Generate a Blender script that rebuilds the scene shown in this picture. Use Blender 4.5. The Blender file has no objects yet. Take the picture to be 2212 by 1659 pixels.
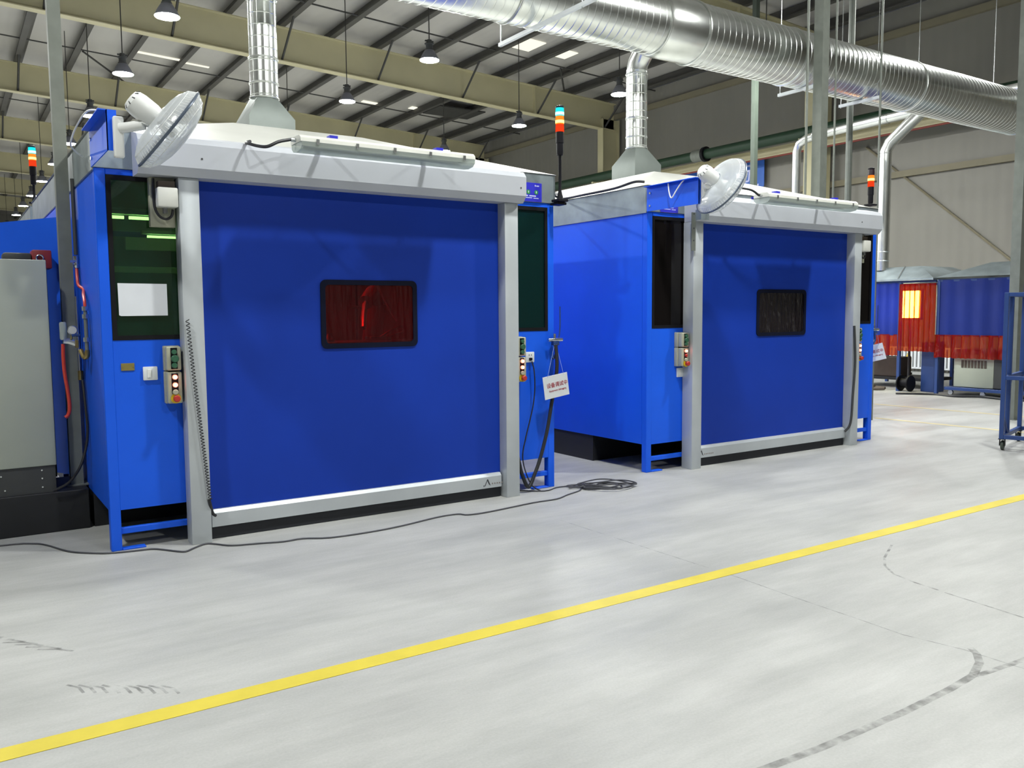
import bpy, bmesh, math, random
from mathutils import Vector, Matrix
random.seed(7)
PI = math.pi
scene = bpy.context.scene
COL = scene.collection
V = Vector

# ------------------------------------------------------------------ materials
def lin(h):
    h = h.lstrip('#')
    out = []
    for i in (0, 2, 4):
        c = int(h[i:i+2], 16) / 255
        out.append(c / 12.92 if c <= .04045 else ((c + .055) / 1.055) ** 2.4)
    return (*out, 1)

def mat(name, col, rough=.5, metal=0., var=.08, scale=6., bump=0., bscale=60., spec=.5, stretch=None):
    m = bpy.data.materials.new(name); m.use_nodes = True
    nt = m.node_tree; N = nt.nodes; L = nt.links
    b = N['Principled BSDF']
    c = lin(col) if isinstance(col, str) else (*col, 1)
    b.inputs['Roughness'].default_value = rough
    b.inputs['Metallic'].default_value = metal
    b.inputs['Specular IOR Level'].default_value = spec
    tc = N.new('ShaderNodeTexCoord')
    src = tc.outputs['Object']
    if stretch:
        mp = N.new('ShaderNodeMapping'); mp.inputs['Scale'].default_value = stretch
        L.new(src, mp.inputs['Vector']); src = mp.outputs['Vector']
    nz = N.new('ShaderNodeTexNoise'); nz.inputs['Scale'].default_value = scale; nz.inputs['Detail'].default_value = 5
    L.new(src, nz.inputs['Vector'])
    rp = N.new('ShaderNodeValToRGB')
    rp.color_ramp.elements[0].position = .3; rp.color_ramp.elements[1].position = .7
    rp.color_ramp.elements[0].color = tuple(x * (1 - var) for x in c[:3]) + (1,)
    rp.color_ramp.elements[1].color = tuple(min(1, x * (1 + var)) for x in c[:3]) + (1,)
    L.new(nz.outputs['Fac'], rp.inputs['Fac']); L.new(rp.outputs['Color'], b.inputs['Base Color'])
    if bump:
        n2 = N.new('ShaderNodeTexNoise'); n2.inputs['Scale'].default_value = bscale; n2.inputs['Detail'].default_value = 3
        L.new(src, n2.inputs['Vector'])
        bp = N.new('ShaderNodeBump'); bp.inputs['Strength'].default_value = bump; bp.inputs['Distance'].default_value = .01
        L.new(n2.outputs['Fac'], bp.inputs['Height']); L.new(bp.outputs['Normal'], b.inputs['Normal'])
    return m

def emit(name, col, strength):
    m = bpy.data.materials.new(name); m.use_nodes = True
    nt = m.node_tree; nt.nodes.clear()
    o = nt.nodes.new('ShaderNodeOutputMaterial'); e = nt.nodes.new('ShaderNodeEmission')
    e.inputs['Color'].default_value = lin(col) if isinstance(col, str) else (*col, 1)
    e.inputs['Strength'].default_value = strength
    nt.links.new(e.outputs[0], o.inputs['Surface'])
    return m

def pane(name, tint, diff, fdiff, fgloss, rough=.05, wav=0.):
    """tinted sheet: transparent + diffuse + glossy"""
    m = bpy.data.materials.new(name); m.use_nodes = True
    nt = m.node_tree; nt.nodes.clear(); N = nt.nodes; L = nt.links
    o = N.new('ShaderNodeOutputMaterial')
    t = N.new('ShaderNodeBsdfTransparent'); t.inputs['Color'].default_value = (*tint, 1)
    d = N.new('ShaderNodeBsdfDiffuse'); d.inputs['Color'].default_value = (*diff, 1)
    g = N.new('ShaderNodeBsdfGlossy'); g.inputs['Roughness'].default_value = rough
    m1 = N.new('ShaderNodeMixShader'); m1.inputs[0].default_value = fdiff
    m2 = N.new('ShaderNodeMixShader'); m2.inputs[0].default_value = fgloss
    L.new(t.outputs[0], m1.inputs[1]); L.new(d.outputs[0], m1.inputs[2])
    L.new(m1.outputs[0], m2.inputs[1]); L.new(g.outputs[0], m2.inputs[2])
    L.new(m2.outputs[0], o.inputs['Surface'])
    if wav:
        tc = N.new('ShaderNodeTexCoord'); mp = N.new('ShaderNodeMapping'); mp.inputs['Scale'].default_value = (14, 14, 2.5)
        nz = N.new('ShaderNodeTexNoise'); nz.inputs['Scale'].default_value = 1.6; nz.inputs['Detail'].default_value = 2
        bp = N.new('ShaderNodeBump'); bp.inputs['Strength'].default_value = wav; bp.inputs['Distance'].default_value = .05
        L.new(tc.outputs['Object'], mp.inputs['Vector']); L.new(mp.outputs['Vector'], nz.inputs['Vector'])
        L.new(nz.outputs['Fac'], bp.inputs['Height']); L.new(bp.outputs['Normal'], g.inputs['Normal'])
    return m

def floor_mat():
    m = bpy.data.materials.new('concrete'); m.use_nodes = True
    nt = m.node_tree; N = nt.nodes; L = nt.links; b = N['Principled BSDF']
    tc = N.new('ShaderNodeTexCoord')
    def noise(scale, detail, vec=None, rough=.6):
        n = N.new('ShaderNodeTexNoise'); n.inputs['Scale'].default_value = scale
        n.inputs['Detail'].default_value = detail; n.inputs['Roughness'].default_value = rough
        L.new(vec or tc.outputs['Object'], n.inputs['Vector']); return n
    mp = N.new('ShaderNodeMapping'); mp.inputs['Scale'].default_value = (.35, 1.6, 1)
    L.new(tc.outputs['Object'], mp.inputs['Vector'])
    a = noise(.7, 6); c = noise(1.3, 5, mp.outputs['Vector']); d = noise(90, 3); e = noise(3.2, 8, mp.outputs['Vector'], .72)
    def ramp(n, lo, hi, p0=.3, p1=.7):
        r = N.new('ShaderNodeValToRGB'); e = r.color_ramp.elements
        e[0].position = p0; e[1].position = p1; e[0].color = (*lo, 1); e[1].color = (*hi, 1)
        L.new(n.outputs['Fac'], r.inputs['Fac']); return r
    def mul(x, y):
        q = N.new('ShaderNodeMix'); q.data_type = 'RGBA'; q.blend_type = 'MULTIPLY'; q.inputs[0].default_value = 1
        L.new(x, q.inputs[6]); L.new(y, q.inputs[7]); return q.outputs[2]
    r1 = ramp(a, (.395, .400, .390), (.455, .458, .446))
    r2 = ramp(c, (.86, .865, .86), (1.08, 1.08, 1.08))
    r3 = ramp(d, (.95, .95, .95), (1.05, 1.05, 1.05)); r4 = ramp(e, (.90, .90, .895), (1.07, 1.07, 1.07), .35, .65)
    L.new(mul(mul(mul(r1.outputs[0], r2.outputs[0]), r3.outputs[0]), r4.outputs[0]), b.inputs['Base Color'])
    rr = ramp(c, (.42,) * 3, (.6,) * 3); L.new(rr.outputs[0], b.inputs['Roughness'])
    b.inputs['Specular IOR Level'].default_value = .3
    bp = N.new('ShaderNodeBump'); bp.inputs['Strength'].default_value = .08; bp.inputs['Distance'].default_value = .01
    L.new(a.outputs['Fac'], bp.inputs['Height']); L.new(bp.outputs['Normal'], b.inputs['Normal'])
    return m

def scuff_mat():
    m = bpy.data.materials.new('scuff'); m.use_nodes = True
    nt = m.node_tree; N = nt.nodes; L = nt.links; b = N['Principled BSDF']
    b.inputs['Base Color'].default_value = (.16, .16, .155, 1); b.inputs['Roughness'].default_value = .6
    t = N.new('ShaderNodeBsdfTransparent'); mx = N.new('ShaderNodeMixShader'); o = N['Material Output']
    tc = N.new('ShaderNodeTexCoord'); nz = N.new('ShaderNodeTexNoise'); nz.inputs['Scale'].default_value = 14; nz.inputs['Detail'].default_value = 8
    L.new(tc.outputs['Object'], nz.inputs['Vector'])
    r = N.new('ShaderNodeValToRGB'); r.color_ramp.elements[0].position = .36; r.color_ramp.elements[1].position = .66
    r.color_ramp.elements[1].color = (.48, .48, .48, 1)
    L.new(nz.outputs['Fac'], r.inputs['Fac']); L.new(r.outputs[0], mx.inputs[0])
    L.new(t.outputs[0], mx.inputs[1]); L.new(b.outputs[0], mx.inputs[2]); L.new(mx.outputs[0], o.inputs['Surface'])
    return m

def corrugated(name, col, axis, period, depth=.02):
    m = mat(name, col, .5, 0, .06, .5)
    nt = m.node_tree; N = nt.nodes; L = nt.links; b = N['Principled BSDF']
    tc = N.new('ShaderNodeTexCoord'); wv = N.new('ShaderNodeTexWave')
    wv.bands_direction = axis; wv.inputs['Scale'].default_value = 2 * PI / 20 / period
    L.new(tc.outputs['Object'], wv.inputs['Vector'])
    bp = N.new('ShaderNodeBump'); bp.inputs['Strength'].default_value = .5; bp.inputs['Distance'].default_value = depth
    L.new(wv.outputs['Fac'], bp.inputs['Height']); L.new(bp.outputs['Normal'], b.inputs['Normal'])
    return m

M = dict(
    blue=mat('blue_paint', (.009, .110, .80), .42, 0, .06, 1.5, .05, 200, spec=.28),
    dkblue=mat('dark_blue_paint', (.020, .055, .20), .4, 0, .08, 3),
    curtain=mat('blue_vinyl', (.006, .040, .37), .5, 0, .05, 2, .04, 40, spec=.22),
    farblue=mat('far_blue_vinyl', (.012, .040, .33), .5, 0, .08, 2),
    header=mat('header_enamel', '#b9bdc4', .42, .1, .04, 3),
    white=mat('white_enamel', '#dde2e6', .4, 0, .03, 3),
    alu=mat('grey_aluminium', '#bfc5c9', .42, .25, .05, 4),
    galv=mat('galvanised_sheet', '#929da1', .42, .55, .16, 5, .03, 30),
    hood=mat('galvanised_hood', '#c6c7c1', .5, .25, .05, 2),
    collar=mat('galvanised_collar', '#7d8581', .5, .35, .06, 4),
    duct=mat('spiral_duct', '#e2e5e2', .27, 1., .06, 5, .04, 25),
    post=mat('galvanised_post', '#777c75', .55, .3, .1, 8),
    gpost=mat('green_grey_post', '#4b544b', .6, .1, .08, 4),
    black=mat('black_steel', '#17191d', .5, 0, .15, 5),
    rubber=mat('black_rubber', '#1c1f26', .6, 0, .1, 6),
    blackpl=mat('black_plastic', '#121217', .5, 0, .1, 10, spec=.2),
    frame=mat('window_gasket', '#0a1026', .75, 0, .1, 10, spec=.15),
    girt=mat('girt_paint', '#7c7661', .6, 0, .06, 2),
    olive=mat('olive_paint', '#bab491', .55, 0, .06, 1.2),
    beige=mat('crane_beige', '#b5ae8c', .55, 0, .06, 1.5),
    purlin=mat('purlin_steel', '#4a4945', .6, .1, .12, 1.5),
    rod=mat('rod_steel', '#3a3a38', .6, .2, .1, 4),
    roof=corrugated('roof_sheet', '#b0aea8', 'X', .25, .006),
    wall=corrugated('wall_cladding', '#7f7d75', 'Y', .28, .015),
    floor=floor_mat(), scuff=scuff_mat(),
    yellow=mat('yellow_line', (.62, .51, .055), .55, 0, .07, 5, .05, 60),
    fadedy=mat('faded_yellow', '#cdbf8e', .6, 0, .15, 3),
    fan=mat('fan_white', '#e6e8e6', .35, 0, .03, 5),
    fangrey=mat('fan_ring', '#5b6675', .3, .3, .05, 5),
    fanfilm=pane('fan_guard_film', (.93, .95, .97), (.75, .78, .8), .42, .10, .12),
    fanblade=pane('fan_blade', (.8, .85, .9), (.6, .65, .7), .45, .1, .1),
    diffuser=pane('clear_diffuser', (.86, .92, .89), (.52, .58, .55), .55, .12, .15),
    tubeoff=mat('unlit_tube', '#dfe4df', .3, 0, .02, 3),
    clip=mat('steel_clip', '#c9cdcd', .25, .9, .05, 8),
    beigebox=mat('beige_plastic', '#a9aa96', .45, 0, .05, 8),
    paleplastic=mat('pale_plastic', '#cfd0c8', .45, 0, .04, 8),
    cabinet=mat('cabinet_grey', '#abb1a1', .5, 0, .05, 2, .03, 80),
    dkgrey=mat('dark_grey_paint', '#3b3d3d', .55, 0, .1, 4),
    brass=mat('brass_plate', '#8f834a', .4, .3, .08, 12),
    brassfit=mat('brass_fitting', '#9c8a58', .35, .8, .1, 12),
    chrome=mat('chrome_fitting', '#c8ccd0', .2, .95, .05, 12),
    paper=mat('paper', '#dfe3ea', .7, 0, .03, 6),
    ink=mat('red_ink', '#a02038', .6, 0, .05, 20),
    greyink=mat('grey_ink', '#8c8480', .6, 0, .05, 20),
    darkink=mat('dark_ink', '#3a3d42', .6, 0, .05, 20),
    whiteink=mat('white_ink', '#c9cdf5', .6, 0, .05, 20),
    sticker=mat('blue_sticker', (.028, .03, .50), .4, 0, .05, 10),
    green=mat('green_dot', '#2f8f35', .5, 0, .1, 20),
    greenbtn=mat('green_button', '#2e5c44', .4, 0, .1, 20),
    estopy=mat('yellow_plate', '#c9ab1c', .4, 0, .06, 15),
    red=mat('red_plastic', '#b03028', .4, 0, .08, 15),
    redhose=mat('red_hose', '#c8402e', .4, 0, .08, 15),
    redpaint=mat('red_machine_paint', '#8c2c30', .5, 0, .1, 10),
    cable=mat('black_cable', '#202126', .5, 0, .1, 10),
    floorcable=mat('grey_cable', '#45464c', .55, 0, .1, 10),
    whitecable=mat('white_cable', '#e4e6e4', .45, 0, .03, 10),
    string=mat('pale_string', '#8fa8d8', .6, 0, .05, 10),
    gpipe=mat('dark_green_pipe', '#183522', .5, 0, .12, 4),
    banner=mat('blue_banner', (.035, .13, .50), .5, 0, .05, 3),
    redline=mat('red_rail', '#7a3328', .6, 0, .1, 5),
    brown=mat('brown_box', '#4d4238', .6, 0, .12, 6),
    greentrim=mat('interior_panel', '#5f7467', .6, 0, .1, 3),
    interior=mat('interior_dark', '#77857f', .7, 0, .12, 3),
    orange=mat('robot_orange', '#b0531c', .45, 0, .08, 6),
    glassG=pane('green_weld_glass', (.34, .56, .29), (.012, .065, .05), .2, .05, .04),
    glassT=pane('teal_weld_glass', (.15, .36, .34), (.007, .045, .045), .4, .04, .05),
    glassK=pane('dark_weld_glass', (.06, .05, .05), (.010, .008, .008), .6, .04, .05),
    vinylR=pane('red_vinyl_window', (.95, .10, .09), (.12, .008, .016), .12, .05, .08, .35),
    vinylK=pane('dark_vinyl_window', (.10, .03, .03), (.016, .011, .013), .6, .10, .12, .9),
    strip=pane('red_strip', (.66, .22, .05), (.46, .012, .008), .5, .07, .12, .5),
    lamp=emit('lamp_glow', (.985, 1., .965), 700),
    tube=emit('tube_glow', (.95, 1., .8), 10),
    skylight=emit('rooflight_glow', (1., .97, .80), 1.0),
    cyan=emit('cyan_lens', (.02, .75, .78), 1.1), cyanhot=emit('cyan_lens_hot', (.55, 1, .95), 1.6),
    amber=emit('amber_lens', (1, .22, .02), 1.3), amberhot=emit('amber_lens_hot', (1, .72, .22), 2.2),
    redlens=emit('red_lens', (.9, .055, .012), .9), reddark=mat('dark_red_lens', '#38181c', .3),
    greenoff=mat('dark_lens', '#2a1c24', .3), ledred=emit('red_led', (1, .16, .10), 5), ledcore=emit('red_led_core', (1, .75, .55), 6),
    worklight=emit('work_lamp_glow', (1., .92, .5), 42),
)
def lampglass():
    m = pane('reflector_glass', (.75, .77, .8), (.7, .72, .75), .5, .15, .1); return m
M['reflector'] = mat('reflector_metal', '#70727c', .4, .3, .05, 8)

# ------------------------------------------------------------------ mesh kit
class MB:
    def __init__(s): s.bm = bmesh.new()
    def box(s, a, b, bev=0., seg=2, rot=None, piv=None):
        a = V(a); b = V(b); c = (a + b) / 2; d = b - a
        r = bmesh.ops.create_cube(s.bm, size=1)
        vs = r['verts']
        mt = Matrix.Translation(c) @ Matrix.Diagonal((max(abs(d.x), 1e-5), max(abs(d.y), 1e-5), max(abs(d.z), 1e-5), 1))
        bmesh.ops.transform(s.bm, matrix=mt, verts=vs)
        if bev > 0:
            es = list({e for v in vs for e in v.link_edges})
            q = bmesh.ops.bevel(s.bm, geom=es, offset=min(bev, min(abs(d.x), abs(d.y), abs(d.z)) * .49), segments=seg, affect='EDGES', profile=.5)
            vs = list({v for f in q['faces'] for v in f.verts} | {v for v in vs if v.is_valid})
        if rot is not None:
            p = V(piv) if piv is not None else c
            bmesh.ops.transform(s.bm, matrix=Matrix.Translation(p) @ rot.to_4x4() @ Matrix.Translation(-p), verts=vs)
        return s
    def ring(s, c, x, y, r, n):
        return [s.bm.verts.new(c + x * (r * math.cos(2 * PI * k / n)) + y * (r * math.sin(2 * PI * k / n))) for k in range(n)]
    def skin(s, rings, closed=True, cap=True):
        for A, B in zip(rings, rings[1:]):
            n = len(A)
            for k in range(n if closed else n - 1):
                s.bm.faces.new((A[k], A[(k + 1) % n], B[(k + 1) % n], B[k]))
        if cap and closed:
            s.bm.faces.new(list(reversed(rings[0]))); s.bm.faces.new(rings[-1])
    def lathe(s, prof, o, ax, n=24, cap=True):
        """prof: list of (radius, distance along axis)"""
        ax = V(ax).normalized(); t = V((0, 0, 1)) if abs(ax.z) < .9 else V((1, 0, 0))
        x = ax.cross(t).normalized(); y = ax.cross(x); o = V(o)
        s.skin([s.ring(o + ax * h, x, y, max(r, 1e-4), n) for r, h in prof], True, cap); return s
    def cyl(s, a, b, r, n=16, r2=None, cap=True):
        a = V(a); b = V(b); return s.lathe([(r, 0), (r if r2 is None else r2, (b - a).length)], a, b - a, n, cap)
    def tube(s, pts, r, n=8, sm=0, cap=True):
        P = [V(p) for p in pts]
        if sm:
            Q = []
            for i in range(len(P) - 1):
                p0 = P[max(i - 1, 0)]; p1 = P[i]; p2 = P[i + 1]; p3 = P[min(i + 2, len(P) - 1)]
                for k in range(sm):
                    t = k / sm
                    Q.append(.5 * (2 * p1 + (p2 - p0) * t + (2 * p0 - 5 * p1 + 4 * p2 - p3) * t * t + (3 * p1 - p0 - 3 * p2 + p3) * t ** 3))
            P = Q + [P[-1]]
        rings = []; x = None
        for i, p in enumerate(P):
            d = (P[min(i + 1, len(P) - 1)] - P[max(i - 1, 0)]).normalized()
            if x is None:
                t = V((0, 0, 1)) if abs(d.z) < .9 else V((1, 0, 0)); x = d.cross(t).normalized()
            else:
                x = (x - d * x.dot(d)).normalized()
            rings.append(s.ring(p, x, d.cross(x), r, n))
        s.skin(rings, True, cap); return s
    def torus(s, c, ax, R, r, n=40, k=8):
        ax = V(ax).normalized(); t = V((0, 0, 1)) if abs(ax.z) < .9 else V((1, 0, 0))
        x = ax.cross(t).normalized(); y = ax.cross(x); c = V(c); rg = []
        for i in range(n):
            a = 2 * PI * i / n; d = x * math.cos(a) + y * math.sin(a)
            rg.append(s.ring(c + d * R, d, ax, r, k))
        s.skin(rg + [rg[0]], True, False); return s
    def prism(s, pts, vec):
        vec = V(vec); A = [s.bm.verts.new(V(p)) for p in pts]; B = [s.bm.verts.new(V(p) + vec) for p in pts]
        n = len(A)
        s.bm.faces.new(A); s.bm.faces.new(list(reversed(B)))
        for k in range(n): s.bm.faces.new((A[k], B[k], B[(k + 1) % n], A[(k + 1) % n]))
        return s
    def quad(s, *pts): s.bm.faces.new([s.bm.verts.new(V(p)) for p in pts]); return s
    def add_mesh(s, me, mtx):
        n0 = len(s.bm.verts); s.bm.from_mesh(me); s.bm.verts.ensure_lookup_table()
        bmesh.ops.transform(s.bm, matrix=mtx, verts=s.bm.verts[n0:]); return s
    def build(s, name, m, parent=None, label=None):
        bmesh.ops.recalc_face_normals(s.bm, faces=s.bm.faces)
        me = bpy.data.meshes.new(name); s.bm.to_mesh(me); s.bm.free()
        me.materials.append(M[m] if isinstance(m, str) else m)
        for p in me.polygons: p.use_smooth = True
        me.set_sharp_from_angle(angle=math.radians(32))
        o = bpy.data.objects.new(name, me); COL.objects.link(o)
        if parent is not None: attach(o, parent)
        if label: o['label'] = label
        return o

def wpos(o):
    p = V((0, 0, 0))
    while o is not None:
        if o.type == 'EMPTY': p += o.location
        o = o.parent
    return p
def attach(o, parent):
    o.parent = parent
    o.matrix_parent_inverse = Matrix.Translation(-parent.location) if parent.type == 'EMPTY' else Matrix()
def thing(name, label, cat, loc=(0, 0, 0), group=None):
    o = bpy.data.objects.new(name, None); COL.objects.link(o); o.location = loc; o.empty_display_size = .1
    return tag(o, label, cat, group)
def tag(o, label, cat, group=None):
    o['label'] = label; o['category'] = cat
    if group: o['group'] = group
    return o
def struct(o): o['kind'] = 'structure'; return o
def copy_tree(o, parent=None):
    c = o.copy(); COL.objects.link(c)
    if parent is not None: c.parent = parent
    for ch in list(o.children): copy_tree(ch, c)
    return c
def text_mesh(txt, size, ext=.0005):
    cu = bpy.data.curves.new('t', 'FONT'); cu.body = txt; cu.size = size; cu.extrude = ext
    cu.offset = size * .006; cu.align_x = 'CENTER'; cu.align_y = 'CENTER'
    ob = bpy.data.objects.new('t', cu); COL.objects.link(ob)
    dg = bpy.context.evaluated_depsgraph_get(); dg.update()
    me = bpy.data.meshes.new_from_object(ob.evaluated_get(dg))
    bpy.data.objects.remove(ob); return me
RX = Matrix.Rotation(PI / 2, 4, 'X')          # text facing -Y
def rotY(a): return Matrix.Rotation(a, 4, 'Y')

# ------------------------------------------------------------------ hall shell
XW, YB, YF, XL = 21.1, -9.0, 84.0, -20.0
def zr(x): return 10.47 - .048 * x            # underside of the roof sheet
b = MB(); b.box((XL, YB, -.1), (XW, YF, 0)); struct(b.build('floor', 'floor'))
b = MB(); b.prism([(XL, YB, zr(XL)), (XW + .1, YB, zr(XW)), (XW + .1, YB, zr(XW) + .1), (XL, YB, zr(XL) + .1)], (0, YF - YB, 0)); struct(b.build('ceiling', 'roof'))
b = MB(); b.box((XW, YB, 0), (XW + .12, YF, 9.4)); struct(b.build('wall_right', 'wall'))
b = MB(); b.box((XL - .12, YB, 0), (XL, YF, 11.4)); struct(b.build('wall_left', 'wall'))
b = MB(); b.box((XL, YF, 0), (XW, YF + .12, 11.4)); struct(b.build('wall_back', 'wall'))
b = MB(); b.box((XL, YB - .12, 0), (XW, YB, 11.4)); struct(b.build('wall_front', 'wall'))
# joints and skid marks of the concrete
b = MB()
def ribbon(b, pts, w, z=.0012):
    P = [V((x, y, z)) for x, y in pts]; prev = None
    for i, p in enumerate(P):
        d = (P[min(i + 1, len(P) - 1)] - P[max(i - 1, 0)]).normalized(); n = V((-d.y, d.x, 0)) * (w / 2)
        cur = (b.bm.verts.new(p + n), b.bm.verts.new(p - n))
        if prev: b.bm.faces.new((prev[0], prev[1], cur[1], cur[0]))
        prev = cur
def arc(cx, cy, r, a0, a1, n=24): return [(cx + r * math.cos(math.radians(a0 + (a1 - a0) * i / n)), cy + r * math.sin(math.radians(a0 + (a1 - a0) * i / n))) for i in range(n + 1)]
ribbon(b, [(3.97, 2.06), (3.92, 2.0), (3.83, 1.94), (3.67, 1.885), (3.45, 1.868), (3.1, 1.86), (2.6, 1.87), (2.2, 1.9)], .036)
ribbon(b, [(4.3, 1.83), (4.0, 1.845), (3.67, 1.875)], .03)
ribbon(b, [(5.3, 3.3), (5.0, 3.16), (4.83, 3.05), (4.72, 2.92), (4.67, 2.75), (4.65, 2.6)], .016)
ribbon(b, [(4.64, 2.56), (4.61, 2.3), (4.55, 1.8)], .012)
ribbon(b, [(3.9, 3.4), (3.88, 3.04), (3.87, 2.6), (3.86, 2.33), (3.92, 2.06), (3.93, 1.6)], .007)
for k in range(7): ribbon(b, [(.02 + .045 * k, 4.98 - .066 * k), (.10 + .045 * k, 4.93 - .066 * k), (.16 + .045 * k, 4.86 - .066 * k)], .016)
for k in range(9): ribbon(b, [(.36 + .042 * k, 4.06 - .03 * k), (.40 + .042 * k, 4.0 - .03 * k), (.41 + .042 * k, 3.93 - .03 * k)], .013)
ribbon(b, [(3.9, 3.4), (3.88, 5.2)], .006)
struct(b.build('trim_1', 'scuff'))
tag(MB().box((-9, 3.475, 0), (20.9, 3.585, .002)).build('floor_line', 'yellow'), 'bright yellow painted line across the grey concrete in front of the booths', 'floor marking')
for (p, q, lb) in (((13.153, 8.576), (13.4, 4.6), 'faint yellow line on the floor nearest the red curtained stations'), ((11.449, 7.458), (11.7, 3.8), 'faint yellow line on the floor beside the second blue booth')):
    b = MB(); ribbon(b, [p, ((p[0] + q[0]) / 2, (p[1] + q[1]) / 2), q], .08, .002); tag(b.build('floor_line', 'fadedy'), lb, 'floor marking')

# ---- roof beams along X with braces
def zb(x, d): return 10.16 - .048 * x - d
ords = ['nearest', 'second', 'third', 'fourth', 'fifth', 'sixth']
for i, (Y, lb) in enumerate(((15.4, 'olive roof beam nearest the camera, mostly hidden above the large silver duct'), (24.4, 'olive roof beam crossing behind the silver riser of the first booth'),
        (33.4, 'olive roof beam just above the roof hood of the first booth'), (42.4, 'olive roof beam third from the front, with a dark pipe along it at far left'),
        (51.4, 'olive roof beam behind the distant signal tower'), (60.4, 'small olive roof beam far away at left, sixth from the front'), (69.4, 'smallest and farthest olive roof beam at the left edge'))):
    r = thing('roof_beam', lb, 'beam', (0, Y, 0), 'olive roof beams')
    b = MB(); x0, x1 = XL + .2, 20.8
    def sl(x0, x1, ya, yb, d0, d1):
        b.prism([(x0, ya, zb(x0, d0)), (x1, ya, zb(x1, d0)), (x1, ya, zb(x1, d1)), (x0, ya, zb(x0, d1))], (0, yb - ya, 0))
    sl(x0, x1, Y - .012, Y + .012, .02, .94)
    b.build('web', 'olive', r)
    for nm, d0, d1 in (('top_flange', 0, .025), ('bottom_flange', .935, .96)):
        b = MB(); sl(x0, x1, Y - .15, Y + .15, d0, d1); b.build(nm, 'olive', r)
    for xs in (17.2,):
        b = MB(); b.prism([(xs, Y - .13, zb(xs, .94)), (xs + .02, Y - .13, zb(xs, .94)), (xs + .02, Y - .13, zb(xs, .02)), (xs, Y - .13, zb(xs, .02))], (0, .12, 0)); b.build('stiffener', 'olive', r)
    if Y < 50 and Y > 20:
        for k in range(-5, 8, 2):
            xp = 9.98 + 1.49 * k
            if 0 < xp < 20.5:
                MB().cyl((xp - .08, Y - .05, zb(xp, .9)), (xp - .08, Y - 1.15, zb(xp, -.03)), .035, 6).build('brace', 'rod', r)
# ---- purlins along Y
nth = ['first', 'second', 'third', 'fourth', 'fifth', 'sixth', 'seventh', 'eighth', 'ninth', 'tenth', 'eleventh', 'twelfth', 'thirteenth', 'fourteenth', 'fifteenth', 'sixteenth']
for n, k in enumerate(range(7, -8, -1)):
    x = 9.98 + 1.49 * k
    if x > XW - .05: continue
    z = zb(x, 0)
    b = MB(); b.box((x - .004, YB + .1, z), (x + .004, YF - .1, z + .30)); b.box((x - .17, YB + .1, z), (x, YF - .1, z + .006)); b.box((x - .17, YB + .1, z), (x - .164, YF - .1, z + .04)); b.box((x, YB + .1, z + .294), (x + .17, YF - .1, z + .30))
    tag(b.build('roof_purlin', 'purlin'), 'dark steel roof purlin over the olive beams, %s counted from the right wall' % nth[n], 'purlin', 'roof purlins')
for Y, lb in ((22.2, 'thin dark tie rod under the roof in front of the nearest olive beam'), (30.5, 'thin dark tie rod under the roof between the first two visible olive beams'), (39.0, 'thin dark tie rod under the roof beyond the second visible olive beam')):
    b = MB(); b.tube([(-15, Y, zb(-15, -.03)), (20.8, Y, zb(20.8, -.03))], .022, 6); tag(b.build('roof_tie_rod', 'rod'), lb, 'tie rod', 'roof tie rods')
for p, q, lb in (((4.1, 30.6), (7.0, 35.5), 'dark diagonal tie rod under the roof beside the second lamp from the left'), ((16.8, 22.3), (20.3, 26.5), 'dark diagonal tie rod under the roof by the right wall')):
    b = MB(); b.tube([(p[0], p[1], zb(p[0], -.02)), (q[0], q[1], zb(q[0], -.02))], .03, 6); tag(b.build('roof_tie_rod', 'rod'), lb, 'tie rod', 'roof tie rods')
tag(MB().box((15.9, 28.6, 9.36), (17.9, 30.0, 9.40)).build('roof_panel', 'rod'), 'dark square sheet fixed between purlins high under the roof', 'panel')
# ---- roof lights (windows in the roof)
for i, (x0, x1, y0, y1) in enumerate(((14.75, 15.55, 21.35, 22.3), (16.15, 16.85, 21.45, 22.15), (5.6, 7.0, 30.35, 30.52), (7.1, 8.0, 30.55, 30.68), (13.85, 14.8, 30.95, 31.2), (15.7, 16.85, 30.5, 30.85))):
    b = MB(); z0, z1 = zr(x0) - .03, zr(x1) - .03
    b.prism([(x0, y0, z0), (x1, y0, z1), (x1, y0, z1 + .02), (x0, y0, z0 + .02)], (0, y1 - y0, 0)); struct(b.build('window_%d' % (i + 1), 'skylight'))
# ---- wall columns, eave strut, girt, crane rail, pipe, banner
for Y, lb in ((15.4, 'olive frame column on the right wall behind the second booth'), (24.4, 'olive frame column on the right wall behind the second booth riser'), (33.4, 'olive frame column on the right wall, farthest of those seen')):
    b = MB(); b.box((20.2, Y - .012, 0), (20.95, Y + .012, 8.6)); b.box((20.18, Y - .15, 0), (20.205, Y + .15, 8.6)); b.box((20.94, Y - .15, 0), (20.965, Y + .15, 8.6)); tag(b.build('wall_column', 'olive'), lb, 'column', 'olive wall columns')
struct(MB().box((20.97, YB + .1, 8.68), (21.095, YF - .1, 8.86)).build('trim_2', 'girt'))
struct(MB().box((20.99, YB + .1, 5.06), (21.095, YF - .1, 5.22)).build('trim_3', 'girt'))
tag(MB().tube([(21.06, 14.2, 6.0), (21.06, 9.4, 2.0)], .03, 6).build('wall_brace', 'girt'), 'thin diagonal brace rod across the right wall above the stations', 'brace')
b = MB(); b.box((20.42, YB + .1, 6.12), (20.44, YF - .1, 6.34)); b.box((20.32, YB + .1, 6.33), (20.54, YF - .1, 6.36)); b.box((20.32, YB + .1, 6.10), (20.54, YF - .1, 6.13))
tag(b.build('crane_runway_beam', 'beige'), 'long beige crane runway beam along the right wall', 'beam')
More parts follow.
